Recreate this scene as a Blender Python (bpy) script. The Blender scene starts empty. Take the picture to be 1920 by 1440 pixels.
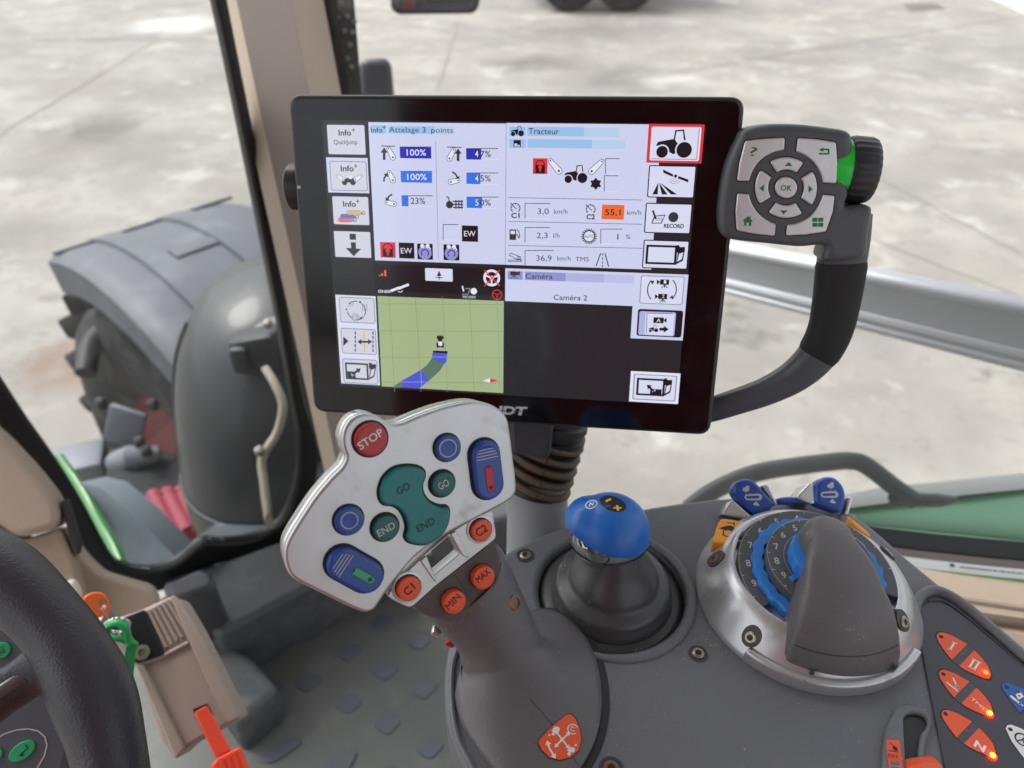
import bpy, bmesh, math, random
from mathutils import Vector, Matrix, noise
random.seed(7)
R = math.radians
scene = bpy.context.scene
COL = scene.collection

# ------------------------------------------------------------------ camera, world, light, exposure
EXPO = 1.18
PITCH = R(36); F = 1400.0                         # focal length in pixels of a 1920 px wide picture
CAM = Vector((0, 0, 1.0))                         # cab floor is z = 0
FWD = Vector((0, math.cos(PITCH), -math.sin(PITCH)))
UPV = Vector((0, math.sin(PITCH), math.cos(PITCH)))
RGT = Vector((1, 0, 0))
cd = bpy.data.cameras.new('camera'); cam = bpy.data.objects.new('camera', cd); COL.objects.link(cam)
cam.location = CAM; cam.rotation_euler = (math.pi/2 - PITCH, 0, 0)
cd.sensor_width = 36; cd.lens = F/1920*36; cd.clip_start = .02; cd.clip_end = 900
cd.dof.use_dof = True; cd.dof.focus_distance = .385; cd.dof.aperture_fstop = 8.5
scene.camera = cam
SUN_EL, SUN_AZ = R(58), R(-60)                     # azimuth measured from +Y (into the picture) towards +X
w = bpy.data.worlds.new('World'); scene.world = w; w.use_nodes = True
nt = w.node_tree; bg = nt.nodes['Background']
sky = nt.nodes.new('ShaderNodeTexSky'); sky.sky_type = 'NISHITA'; sky.sun_disc = False
sky.sun_elevation = SUN_EL; sky.sun_rotation = SUN_AZ; sky.dust_density = 4; sky.air_density = 1
hs = nt.nodes.new('ShaderNodeHueSaturation'); hs.inputs['Saturation'].default_value = .22   # overcast: grey cloud
nt.links.new(sky.outputs[0], hs.inputs['Color']); nt.links.new(hs.outputs[0], bg.inputs[0])
bg.inputs[1].default_value = .15
sl = bpy.data.lights.new('sun', 'SUN'); sl.energy = 1.2; sl.angle = R(25); sl.color = (1, .965, .91)
so = bpy.data.objects.new('sun', sl); COL.objects.link(so)
sd = Vector((math.sin(SUN_AZ)*math.cos(SUN_EL), math.cos(SUN_AZ)*math.cos(SUN_EL), math.sin(SUN_EL)))
so.rotation_euler = (-sd).to_track_quat('-Z', 'Y').to_euler(); so.location = (0, 0, 6)
vs = scene.view_settings
vs.view_transform = 'Standard'; vs.look = 'None'; vs.exposure = EXPO; vs.gamma = 1; vs.use_curve_mapping = False
scene.render.engine = 'CYCLES'
try:
    scene.cycles.max_bounces = 8; scene.cycles.transparent_max_bounces = 12; scene.cycles.sample_clamp_indirect = 4
except Exception: pass

# ------------------------------------------------------------------ helpers
def ray(px, py): return FWD + RGT*((px-960)/F) - UPV*((py-720)/F)
def P(px, py, d): return CAM + ray(px, py)*d
def onz(px, py, z):
    r = ray(px, py); return CAM + r*((z-CAM.z)/r.z)
class Frame:                                       # a flat working plane standing in the place
    def __init__(s, o, n, up):
        s.o = Vector(o); s.n = Vector(n).normalized(); s.u = Vector(up).cross(s.n).normalized(); s.v = s.n.cross(s.u)
        s.M = Matrix.Translation(s.o) @ Matrix((s.u, s.v, s.n)).transposed().to_4x4()
    def p(s, x, y, h=0):
        r = ray(x, y); t = (s.o + s.n*h - CAM).dot(s.n)/r.dot(s.n); q = CAM + r*t - s.o
        return Vector((q.dot(s.u), q.dot(s.v)))
    def L(s, pts, h=0): return [s.p(x, y, h) for x, y in pts]
    def p3(s, x, y, h=0):
        q = s.p(x, y, h); return Vector((q.x, q.y, h))
    def k(s, x, y, h=0): return (s.p(x+2, y, h)-s.p(x-2, y, h)).length/4      # metres per picture pixel there
WORLD = Frame((0, 0, 0), (0, 0, 1), (0, 1, 0))
def Z(x0, y0, sc): return lambda pts: [(x0+x/sc, y0+y/sc) for x, y in pts]
def srgb(h):
    h = h.lstrip('#'); c = [int(h[i:i+2], 16)/255 for i in (0, 2, 4)]
    return tuple((x/12.92 if x <= .04045 else ((x+.055)/1.055)**2.4) for x in c)
MATS = {}
def mat(name, col, rough=.5, metal=0., bump=0., bs=400., var=0., vs_=30., emit=0., coat=0., spec=.5, dirt=None, dscale=12., dlo=.55, dhi=.7, rvar=.1, speck=0.):
    if name in MATS: return MATS[name]
    m = bpy.data.materials.new(name); m.use_nodes = True; n = m.node_tree.nodes; l = m.node_tree.links; b = n['Principled BSDF']
    c = srgb(col) if isinstance(col, str) else col
    tc = n.new('ShaderNodeTexCoord')
    b.inputs['Roughness'].default_value = rough; b.inputs['Metallic'].default_value = metal
    b.inputs['Specular IOR Level'].default_value = spec; b.inputs['Coat Weight'].default_value = coat; b.inputs['Coat Roughness'].default_value = .08
    b.inputs['Base Color'].default_value = (*c, 1)
    out = None
    if emit:
        b.inputs['Emission Color'].default_value = (*c, 1); b.inputs['Emission Strength'].default_value = emit*2**-EXPO
        b.inputs['Base Color'].default_value = (.015, .015, .018, 1)
    if var:
        nz = n.new('ShaderNodeTexNoise'); nz.inputs['Scale'].default_value = vs_; nz.inputs['Detail'].default_value = 6
        mx = n.new('ShaderNodeMix'); mx.data_type = 'RGBA'
        mx.inputs['A'].default_value = (*[x*(1-var) for x in c], 1); mx.inputs['B'].default_value = (*[min(1, x*(1+var)) for x in c], 1)
        l.new(tc.outputs['Object'], nz.inputs['Vector']); l.new(nz.outputs['Fac'], mx.inputs['Factor']); out = mx.outputs['Result']
        mr = n.new('ShaderNodeMapRange'); mr.inputs['To Min'].default_value = max(0, rough-rvar); mr.inputs['To Max'].default_value = min(1, rough+rvar)
        l.new(nz.outputs['Fac'], mr.inputs['Value']); l.new(mr.outputs[0], b.inputs['Roughness'])
    if dirt:
        nz = n.new('ShaderNodeTexNoise'); nz.inputs['Scale'].default_value = dscale; nz.inputs['Detail'].default_value = 8; nz.inputs['Roughness'].default_value = .65
        rp = n.new('ShaderNodeMapRange'); rp.inputs['From Min'].default_value = dlo; rp.inputs['From Max'].default_value = dhi
        mx = n.new('ShaderNodeMix'); mx.data_type = 'RGBA'; mx.inputs['A'].default_value = (*c, 1); mx.inputs['B'].default_value = (*srgb(dirt), 1)
        l.new(tc.outputs['Object'], nz.inputs['Vector']); l.new(nz.outputs['Fac'], rp.inputs['Value']); l.new(rp.outputs[0], mx.inputs['Factor'])
        if out: l.new(out, mx.inputs['A'])
        out = mx.outputs['Result']
    if speck:                                      # dust and lint lying on the surface
        nz = n.new('ShaderNodeTexNoise'); nz.inputs['Scale'].default_value = 520; nz.inputs['Detail'].default_value = 1; nb = n.new('ShaderNodeTexNoise'); nb.inputs['Scale'].default_value = 24
        ad = n.new('ShaderNodeMath'); ad.operation = 'MULTIPLY_ADD'; ad.inputs[1].default_value = .35; l.new(tc.outputs['Object'], nz.inputs['Vector']); l.new(tc.outputs['Object'], nb.inputs['Vector']); l.new(nb.outputs['Fac'], ad.inputs[0]); l.new(nz.outputs['Fac'], ad.inputs[2])
        rp = n.new('ShaderNodeMapRange'); rp.inputs['From Min'].default_value = .875; rp.inputs['From Max'].default_value = .95; rp.inputs['To Max'].default_value = speck; l.new(ad.outputs[0], rp.inputs['Value'])
        mx = n.new('ShaderNodeMix'); mx.data_type = 'RGBA'; mx.inputs['A'].default_value = (*c, 1); mx.inputs['B'].default_value = (.55, .53, .5, 1); l.new(rp.outputs[0], mx.inputs['Factor'])
        if out: l.new(out, mx.inputs['A'])
        out = mx.outputs['Result']
    if out: l.new(out, b.inputs['Base Color'])
    if bump:
        nz = n.new('ShaderNodeTexNoise'); nz.inputs['Scale'].default_value = bs; nz.inputs['Detail'].default_value = 3
        bp = n.new('ShaderNodeBump'); bp.inputs['Strength'].default_value = bump; bp.inputs['Distance'].default_value = .6/bs
        l.new(tc.outputs['Object'], nz.inputs['Vector']); l.new(nz.outputs['Fac'], bp.inputs['Height']); l.new(bp.outputs[0], b.inputs['Normal'])
    MATS[name] = m; return m
WM = {}
def link(o, parent=None, M=None):
    COL.objects.link(o); M = M or Matrix.Identity(4)
    o.matrix_basis = M; WM[o.name] = M
    if parent:
        o.parent = parent; o.matrix_parent_inverse = WM[parent.name].inverted()
    return o
def thing(name, label, cat, loc=(0, 0, 0), group=None):
    o = bpy.data.objects.new(name, None); o.empty_display_size = .02
    link(o, None, Matrix.Translation(Vector(loc))); o['label'] = label; o['category'] = cat
    if group: o['group'] = group
    return o
def sharp(me, ang=38):
    me.shade_smooth(); me.set_sharp_from_angle(angle=R(ang))
def put(name, me, m, parent=None, fr=WORLD, label=None, kind=None, cat=None, group=None, ang=38):
    sharp(me, ang)
    o = bpy.data.objects.new(name, me); me.name = name
    for x in (m if isinstance(m, (list, tuple)) else [m]): me.materials.append(x)
    link(o, parent, fr.M)
    if label: o['label'] = label
    if kind: o['kind'] = kind
    if cat: o['category'] = cat
    if group: o['group'] = group
    return o
def dup(o, parent, M):
    c = bpy.data.objects.new(o.name.split('.')[0], o.data); link(c, parent, M); return c
def cr(pts, n=6, closed=True):                     # Catmull-Rom through 2D or 3D points
    pts = [Vector(p) for p in pts]; N = len(pts); out = []
    for i in range(N if closed else N-1):
        g = (lambda j: pts[j % N]) if closed else (lambda j: pts[max(0, min(N-1, j))])
        a, b, c, d = g(i-1), g(i), g(i+1), g(i+2)
        for k in range(n):
            t = k/n; out.append(.5*((2*b) + (c-a)*t + (2*a-5*b+4*c-d)*t*t + (3*b-a-3*c+d)*t**3))
    if not closed: out.append(pts[-1])
    return out
def rnd(pts, r, n=4):                              # polygon with rounded corners
    pts = [Vector(p) for p in pts]; out = []; N = len(pts)
    for i in range(N):
        a, b, c = pts[i-1], pts[i], pts[(i+1) % N]; rr = r[i] if isinstance(r, (list, tuple)) else r
        da, dc = (a-b), (c-b); ra = min(rr, da.length*.48, dc.length*.48)
        p, q = b+da.normalized()*ra, b+dc.normalized()*ra
        for k in range(n+1):
            t = k/n; out.append(p*(1-t)**2 + b*2*t*(1-t) + q*t*t)
    return out
def from_obj(o):
    COL.objects.link(o); dg = bpy.context.evaluated_depsgraph_get()
    me = bpy.data.meshes.new_from_object(o.evaluated_get(dg)); bpy.data.objects.remove(o); return me
def plate(loops, z0, z1, bevel=0., res=2):         # flat outline(s) with real thickness and eased edges
    c = bpy.data.curves.new('c', 'CURVE'); c.dimensions = '2D'; c.fill_mode = 'BOTH'
    e = (z1-z0)/2 - bevel; c.extrude = max(e, 1e-6); c.bevel_depth = bevel; c.bevel_resolution = res; c.offset = -bevel
    for lp in loops:
        s = c.splines.new('POLY'); s.points.add(len(lp)-1); s.use_cyclic_u = True
        for q, p in zip(s.points, lp): q.co = (p[0], p[1], 0, 1)
    me = from_obj(bpy.data.objects.new('c', c)); bpy.data.curves.remove(c)
    me.transform(Matrix.Translation((0, 0, (z0+z1)/2))); me.materials.clear(); return me
def newmesh(verts, faces):
    me = bpy.data.meshes.new('m'); me.from_pydata([tuple(v) for v in verts], [], faces); me.update()
    bm = bmesh.new(); bm.from_mesh(me); bmesh.ops.recalc_face_normals(bm, faces=bm.faces); bm.to_mesh(me); bm.free(); return me
def loft(rings, cap=(True, True), closed=True):
    n = len(rings[0]); v = [p for r in rings for p in r]; f = []
    for i in range(len(rings)-1):
        for j in range(n if closed else n-1):
            a, b = i*n+j, i*n+(j+1) % n; f.append((a, b, b+n, a+n))
    if closed and cap[0]: f.append(tuple(range(n)))
    if closed and cap[1]: f.append(tuple(range((len(rings)-1)*n, len(rings)*n)))
    return newmesh(v, f)
def lathe(prof, n=32, c=(0, 0), M=None, wob=None):
    rings = []
    for r, z in prof:
        rings.append([Vector((c[0]+max(r, 1e-5)*math.cos(2*math.pi*j/n)*(wob(j) if wob else 1), c[1]+max(r, 1e-5)*math.sin(2*math.pi*j/n)*(wob(j) if wob else 1), z)) for j in range(n)])
    me = loft(rings)
    if M: me.transform(M)
    return me
def tube(path, rad, n=12, up=(0, 0, 1), asp=1., cap=True, caps=None):
    path = [Vector(p) for p in path]; rings = []
    N = len(path); rad = rad if isinstance(rad, (list, tuple)) else [rad]*N
    asp = asp if isinstance(asp, (list, tuple)) else [asp]*N
    for i in range(N):
        t = (path[min(i+1, N-1)]-path[max(i-1, 0)]).normalized(); a = t.cross(Vector(up)).normalized(); b = a.cross(t)
        rings.append([path[i]+a*rad[i]*math.cos(2*math.pi*j/n)+b*rad[i]*asp[i]*math.sin(2*math.pi*j/n) for j in range(n)])
    return loft(rings, (cap, cap))
def box(c, s, bev=0., rot=None, seg=2):
    bm = bmesh.new(); bmesh.ops.create_cube(bm, size=1)
    for v in bm.verts: v.co = Vector((v.co.x*s[0], v.co.y*s[1], v.co.z*s[2]))
    if bev: bmesh.ops.bevel(bm, geom=list(bm.edges), offset=bev, segments=seg, affect='EDGES', profile=.5)
    M = Matrix.Translation(Vector(c)) @ (rot.to_4x4() if rot else Matrix.Identity(4))
    bm.transform(M); me = bpy.data.meshes.new('m'); bm.to_mesh(me); bm.free(); return me
def merge(*mes):                                   # several meshes to one (keeps material indices by slot given)
    bm = bmesh.new()
    for k, me in enumerate(mes):
        n0 = len(bm.faces); bm.from_mesh(me); bm.faces.ensure_lookup_table()
        for f in bm.faces[n0:]: f.material_index = k
    out = bpy.data.meshes.new('m'); bm.to_mesh(out); bm.free(); return out
def one(*mes):
    me = merge(*mes)
    for p in me.polygons: p.material_index = 0
    return me
_tc = {}
def text_mesh(s, bold=0.):
    if (s, bold) not in _tc:
        c = bpy.data.curves.new('t', 'FONT'); c.body = s; c.size = 1; c.resolution_u = 3; c.offset = bold
        me = from_obj(bpy.data.objects.new('t', c)); bpy.data.curves.remove(c)
        vs2 = [v.co.copy() for v in me.vertices]; fs = [tuple(p.vertices) for p in me.polygons]; bpy.data.meshes.remove(me)
        x0 = min(v.x for v in vs2); x1 = max(v.x for v in vs2); _tc[(s, bold)] = (vs2, fs, x0, x1)
    return _tc[(s, bold)]
class Ink:                                         # flat print: outlines, lines and lettering of one piece
    STEP = .00006
    def __init__(s, fr, h=0., z=None): s.fr, s.h, s.z = fr, h, z or (lambda p: p); s.v = []; s.f = []; s.mi = []; s.ms = []
    def m(s, m_):
        if m_ not in s.ms: s.ms.append(m_)
        return s.ms.index(m_)
    def lo(s, pts): return s.fr.L(s.z(pts), s.h)
    def sc(s, x, y):
        a, b = s.lo([(x-2, y), (x+2, y)]); return (b-a).length/4
    def add(s, pts, m_, lay=0):
        b = len(s.v); zz = s.h+lay*s.STEP; s.v += [(p[0], p[1], zz) for p in pts]; s.f.append(tuple(range(b, b+len(pts)))); s.mi.append(s.m(m_))
    def rect(s, x0, y0, x1, y1, m_, lay=0, r=0):
        a, b = s.lo([(x0, y0), (x1, y1)]); pts = [(a.x, a.y), (b.x, a.y), (b.x, b.y), (a.x, b.y)]
        s.add(rnd(pts, r*s.sc(x0, y0)) if r else [Vector(p) for p in pts], m_, lay)
    def poly(s, pts, m_, lay=0, smooth=0):
        q = s.lo(pts); s.add(cr(q, smooth) if smooth else q, m_, lay)
    def disc(s, x, y, r, m_, lay=0, ry=None, n=24, a0=0., a1=360.):
        c = s.lo([(x, y)])[0]; k = s.sc(x, y); ry = ry or r
        s.add([c+Vector((r*k*math.cos(R(a0+(a1-a0)*i/n)), ry*k*math.sin(R(a0+(a1-a0)*i/n)))) for i in range(n if a1-a0 >= 360 else n+1)], m_, lay)
    def ring(s, x, y, r, wd, m_, lay=0, a0=0., a1=360., n=28):
        c = s.lo([(x, y)])[0]; k = s.sc(x, y)
        pts = [c+Vector((math.cos(R(a0+(a1-a0)*i/n)), math.sin(R(a0+(a1-a0)*i/n))))*r*k for i in range(n+1)]
        s._line(pts, wd*k, m_, lay)
    def _line(s, q, wd, m_, lay):
        for i in range(len(q)-1):
            t = (q[i+1]-q[i])
            if t.length < 1e-9: continue
            t = t.normalized(); nn = Vector((-t.y, t.x))*wd/2; e = t*wd*.15
            s.add([q[i]-e+nn, q[i]-e-nn, q[i+1]+e-nn, q[i+1]+e+nn], m_, lay)
    def line(s, pts, wd, m_, lay=0):
        q = s.lo(pts); s._line(q, wd*s.sc(*pts[0]), m_, lay)
    def caps(s, p0, p1, r0, r1, m_, lay=0):          # tapered capsule
        a, b = s.lo([p0, p1]); k = s.sc(*p0); t = (b-a).normalized(); nn = Vector((-t.y, t.x)); al = math.atan2(nn.y, nn.x); pts = []
        for i in range(9): an = al+math.pi*i/8; pts.append(a+Vector((math.cos(an), math.sin(an)))*r0*k)
        for i in range(9): an = al+math.pi+math.pi*i/8; pts.append(b+Vector((math.cos(an), math.sin(an)))*r1*k)
        s.add(pts, m_, lay)
    def text(s, p0, p1, cap, st, m_, lay=0, bold=0., slant=0.):
        vs2, fs, x0, x1 = text_mesh(st, bold); a, b = s.lo([p0, p1]); k = s.sc(*p0); t = (b-a); ln = t.length; t = t.normalized(); nn = Vector((-t.y, t.x))
        sx = ln/(x1-x0); sy = cap*k/.70; base = len(s.v); zz = s.h+lay*s.STEP
        for v in vs2:
            q = a+t*((v.x-x0)*sx+slant*v.y*sy)+nn*v.y*sy; s.v.append((q.x, q.y, zz))
        for f in fs: s.f.append(tuple(base+i for i in f)); s.mi.append(s.m(m_))
    def mesh(s):
        me = bpy.data.meshes.new('m'); me.from_pydata(s.v, [], s.f); me.update()
        for p, i in zip(me.polygons, s.mi): p.material_index = i
        bm = bmesh.new(); bm.from_mesh(me)
        for f in bm.faces:
            f.normal_update()
            if f.normal.z < 0: f.normal_flip()
        bm.to_mesh(me); bm.free(); return me
    def done(s, name, parent, label=None): return put(name, s.mesh(), s.ms, parent, s.fr, label)

# ------------------------------------------------------------------ materials
GREY = mat('grey_plastic', '#66696e', .42, bump=.55, speck=.3, rvar=.16, bs=1100, var=.08, vs_=60, dirt='#75716c', dscale=30, dlo=.58, dhi=.9)
GREY2 = mat('grey_plastic_warm', '#605f61', .38, bump=.5, speck=.2, rvar=.14, bs=1200, var=.07, vs_=60, dirt='#706a66', dscale=26, dlo=.58, dhi=.9)
DARK = mat('dark_plastic', '#3c3e43', .45, bump=.2, bs=1800, var=.06, vs_=50)
KEYP = mat('keypad_plastic', '#4d5055', .42, bump=.28, bs=2200, var=.06, vs_=60)
BLACK = mat('black_plastic', '#18191c', .38, bump=.1, bs=1500)
RUB = mat('black_rubber', '#1b1c1e', .7, bump=.3, bs=1600, var=.15, vs_=40)
BOOT = mat('boot_rubber', '#424446', .36, speck=.35, bump=.12, bs=900, var=.08, vs_=60, dirt='#6d6a66', dscale=40, dlo=.6, dhi=.85)
SILV = mat('silver_paint', '#bfc1c2', .3, metal=.6, bump=.05, bs=2500, var=.05, vs_=80, dirt='#807c77', dscale=44, dlo=.58, dhi=.85)
SILVC = mat('silver_chrome', '#d0d2d3', .25, metal=.8, var=.05, vs_=70)
CHROME = mat('chrome', '#dcdcdc', .08, metal=1.)
STEEL = mat('screw_steel', '#9b978f', .35, metal=.9, var=.2, vs_=300)
RUST = mat('screw_rusty', '#7a6352', .55, metal=.5, var=.3, vs_=400)
BLUEP = mat('blue_button', '#1f4b9c', .38, bump=.08, bs=1500, var=.06, vs_=90, coat=.1, dirt='#1a3a70', dscale=60, dlo=.55, dhi=.8)
BLUEB = mat('blue_ball', '#1d66bd', .36, bump=.12, bs=1600, var=.05, vs_=60)
BLUEW = mat('blue_wheel', '#2a80d6', .42, bump=.06, bs=1500, var=.06)
TEAL = mat('teal_button', '#157a7a', .36, bump=.06, bs=1500, var=.06, vs_=80, dirt='#1a5557', dscale=70, dlo=.58, dhi=.85)
TEAL2 = mat('dark_teal_button', '#14605f', .38, var=.1, vs_=120, dirt='#123b3c', dscale=90, dlo=.5, dhi=.75)
REDB = mat('red_button', '#b01d2c', .33, bump=.05, bs=1500, var=.05, coat=.15)
ORNG = mat('orange_button', '#e4552a', .4, bump=.06, bs=1500, var=.06, vs_=90)
ORK = mat('orange_print', '#e8592c', .45)
AMBER = mat('amber_button', '#f0a020', .4, var=.06, bump=.05, bs=900)
WHT = mat('white_print', '#e4e4e2', .5); WGREY = mat('grey_print', '#b9bbbd', .5)
INKB = mat('black_print', '#1c1a1a', .55); GRIME = mat('worn_print', '#163f42', .6)
GRN = mat('green_print', '#14784a', .5); REDP = mat('red_print', '#c2243a', .45); GREENS = mat('green_strip', '#35a878', .45)
YEL = mat('yellow_print', '#e8b23a', .5)
BEIGE = mat('beige_plastic', '#a79685', .5, bump=.2, bs=1100, var=.04, vs_=15)
BEIGE2 = mat('taupe_fabric', '#7e736d', .75, bump=.3, bs=1600, var=.04, vs_=15)
SEAL = mat('window_seal', '#0d0e10', .45, bump=.1, bs=600)
MATTE = mat('floor_mat', '#5e615e', .75, bump=.5, bs=300, var=.1, vs_=7, dirt='#77786f', dscale=11, dlo=.55, dhi=.8)
PAD = mat('mat_pad', '#50555d', .55, bump=.25, bs=400, var=.1, vs_=12)
SILL = mat('sill_plastic', '#484d50', .5, bump=.3, bs=700, var=.1, vs_=12, dirt='#7a7a74', dscale=8, dlo=.5, dhi=.8)
ALU = mat('aluminium', '#cfd2d6', .48, metal=.4, var=.06, vs_=4)
FEND = mat('fender_plastic', '#474c54', .55, bump=.1, bs=150, var=.09, vs_=5, dirt='#61656d', dscale=6, dlo=.5, dhi=.75)
INTK = mat('intake_plastic', '#1f2427', .5, var=.1, vs_=6, coat=.2)
TYRE = mat('tyre', '#17171a', .85, bump=.3, bs=80, var=.2, vs_=10, dirt='#4f4b46', dscale=12, dlo=.52, dhi=.75)
RIMR = mat('red_rim', '#a02c38', .4, var=.1, vs_=8)
GREENB = mat('green_paint', '#367a36', .35, coat=.3, var=.05, vs_=8)
GREENF = mat('green_fender', '#6a9f7c', .35, var=.08, vs_=6, coat=.2)
CHAS = mat('chassis_black', '#26282b', .6, var=.25, vs_=20)
LEATH = mat('wheel_leather', '#34343a', .36, bump=.5, bs=700, var=.1, vs_=60)
HANDL = mat('handle_paint', '#5a5f60', .42, bump=.1, bs=600, var=.05)
def screen_mat(name, col, e=1.): return mat(name, col, .12, emit=e, spec=.5)

# ------------------------------------------------------------------ ground outside
ZG = -1.6
STAINS = [(175, 245, 70, 26, .8, '#5d5953'), (1390, 590, 36, 13, .8, '#5c5955'), (1385, 630, 40, 12, .75, '#5c5955'), (1010, 118, 90, 13, .75, '#595550'), (1185, 150, 80, 24, .75, '#5d5954'), (1120, 60, 130, 22, .6, '#595652'), (1660, 608, 14, 8, .7, '#5e5954'), (1350, 190, 70, 12, .5, '#66625c'), (1855, 660, 16, 9, .7, '#5e5954'), (1820, 705, 16, 9, .7, '#5e5954'), (135, 690, 60, 50, .7, '#735d4d'), (330, 46, 70, 13, .8, '#c4c4c2'), (1260, 150, 70, 12, .6, '#bab8b2'), (400, 150, 70, 20, .4, '#736f69'), (1850, 300, 90, 40, .4, '#736f69'), (1500, 110, 120, 14, .5, '#6d6963')]
def concrete():
    m = bpy.data.materials.new('yard_concrete'); m.use_nodes = True; n = m.node_tree.nodes; l = m.node_tree.links; b = n['Principled BSDF']; b.inputs['Roughness'].default_value = .85
    tc = n.new('ShaderNodeTexCoord')
    def nz(s, d, r=.6):
        x = n.new('ShaderNodeTexNoise'); x.inputs['Scale'].default_value = s; x.inputs['Detail'].default_value = d; x.inputs['Roughness'].default_value = r; l.new(tc.outputs['Object'], x.inputs['Vector']); return x
    def rng(o, a, b_, c=0., d=1.):
        x = n.new('ShaderNodeMapRange'); x.inputs['From Min'].default_value = a; x.inputs['From Max'].default_value = b_; x.inputs['To Min'].default_value = c; x.inputs['To Max'].default_value = d; l.new(o, x.inputs['Value']); return x.outputs[0]
    def mix(f, a, b_):
        x = n.new('ShaderNodeMix'); x.data_type = 'RGBA'; l.new(f, x.inputs['Factor'])
        for i, v in (('A', a), ('B', b_)):
            if isinstance(v, str): x.inputs[i].default_value = (*srgb(v), 1)
            else: l.new(v, x.inputs[i])
        return x.outputs['Result']
    c = mix(rng(nz(.9, 8).outputs['Fac'], .38, .62), '#7c7974', '#949189')
    c = mix(rng(nz(3.2, 8, .7).outputs['Fac'], .5, .66, 0, .7), c, '#7d7972')
    c = mix(rng(nz(.55, 7, .62).outputs['Fac'], .52, .64, 0, .75), c, '#847f77')
    c = mix(rng(nz(1.7, 7, .65).outputs['Fac'], .56, .66, 0, .85), c, '#a3a19b')
    c = mix(rng(nz(9, 5, .6).outputs['Fac'], .58, .7, 0, .7), c, '#74706a')
    # stains where oil and water have soaked in
    geo = n.new('ShaderNodeNewGeometry'); wob = nz(2.2, 5).outputs['Color']; dis = n.new('ShaderNodeVectorMath'); dis.operation = 'MULTIPLY_ADD'; l.new(wob, dis.inputs[0]); dis.inputs[1].default_value = (1.1, 1.1, 0)
    l.new(geo.outputs['Position'], dis.inputs[2])
    for (x, y, rx, ry, st, cl) in STAINS:
        p0 = onz(x, y, ZG); kx = rx*(p0-CAM).dot(FWD)/F; ky = (onz(x, y-ry, ZG)-onz(x, y+ry, ZG)).length/2
        sb_ = n.new('ShaderNodeVectorMath'); sb_.operation = 'SUBTRACT'; l.new(dis.outputs[0], sb_.inputs[0]); sb_.inputs[1].default_value = (p0.x+.55, p0.y+.55, ZG)
        ml = n.new('ShaderNodeVectorMath'); ml.operation = 'MULTIPLY'; l.new(sb_.outputs[0], ml.inputs[0]); ml.inputs[1].default_value = (1/kx, 1/ky, 0)
        le = n.new('ShaderNodeVectorMath'); le.operation = 'LENGTH'; l.new(ml.outputs[0], le.inputs[0]); c = mix(rng(le.outputs['Value'], 1.5, .3, 0, st), c, cl)
    l.new(c, b.inputs['Base Color'])
    bp = n.new('ShaderNodeBump'); bp.inputs['Strength'].default_value = .3; bp.inputs['Distance'].default_value = .02; l.new(nz(14, 6).outputs['Fac'], bp.inputs['Height']); l.new(bp.outputs[0], b.inputs['Normal'])
    return m
gnd = put('ground', newmesh([(-300, -300, ZG), (300, -300, ZG), (300, 500, ZG), (-300, 500, ZG)], [(0, 1, 2, 3)]), concrete(), None, WORLD, 'pale stained concrete yard outside the cab', 'structure')
JNT = mat('joint_dirt', '#77726b', .9, var=.2, vs_=6)
def gstrip(px, w_, name='joint', m=JNT):
    q = [onz(x, y, ZG) for x, y in px]; v = []; f = []
    for i, p in enumerate(q):
        t = (q[min(i+1, len(q)-1)]-q[max(i-1, 0)]).normalized(); nn = Vector((-t.y, t.x, 0))*w_*random.uniform(.35, .65)
        v += [p+nn+Vector((0, 0, .004)), p-nn+Vector((0, 0, .004))]
        if i: f.append((2*i-2, 2*i-1, 2*i+1, 2*i))
    put(name, newmesh(v, f), m, gnd)
def wav(a, b, n=14, s=3): return [(a[0]+(b[0]-a[0])*i/n+random.uniform(-s, s), a[1]+(b[1]-a[1])*i/n+random.uniform(-s, s)*.5) for i in range(n+1)]
gstrip(wav((-60, 290), (300, 72)), .03); gstrip(wav((60, 74), (420, 76), s=2), .05); gstrip(wav((1330, 330), (1920, 560)), .015); gstrip(wav((1640, 330), (1920, 480)), .012)
gstrip(wav((860, 40), (820, 170), s=1), .03); gstrip(wav((1240, 140), (1920, 30), s=2), .03)
gr_ = thing('drain_grate', 'rusty square drain grate set in the far concrete', 'drain grate', onz(1730, 14, ZG))
g0 = [onz(x, y, ZG) for x, y in ((1692, 8), (1752, 6), (1774, 16), (1708, 21))]
put('grate_frame', newmesh([p+Vector((0, 0, .008)) for p in g0], [(0, 1, 2, 3)]), mat('grate_iron', '#6d625c', .7, var=.2, vs_=5), gr_)
for i in range(1, 7):
    t = i/7; a, b = g0[0].lerp(g0[1], t), g0[3].lerp(g0[2], t); d = (b-a).normalized(); nn = Vector((-d.y, d.x, 0))*.025
    put('grate_bar', newmesh([a+nn+Vector((0, 0, .014)), a-nn+Vector((0, 0, .014)), b-nn+Vector((0, 0, .014)), b+nn+Vector((0, 0, .014))], [(0, 1, 2, 3)]), MATS['grate_iron'], gr_)
wl0, wl1 = onz(1830, -16, ZG), onz(1990, 56, ZG); d = (wl1-wl0).normalized(); nn = Vector((-d.y, d.x, 0))
wv = [wl0, wl1, wl1+nn*.3, wl0+nn*.3]
put('kerb_wall', newmesh([p for p in wv]+[p+Vector((0, 0, .5)) for p in wv], [(0, 1, 2, 3), (4, 5, 6, 7), (0, 1, 5, 4), (1, 2, 6, 5), (2, 3, 7, 6), (3, 0, 4, 7)]), mat('white_wall', '#d8d6d2', .7, var=.06, vs_=3), None, WORLD, 'low white painted wall edge beyond the concrete', None, 'wall')
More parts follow.
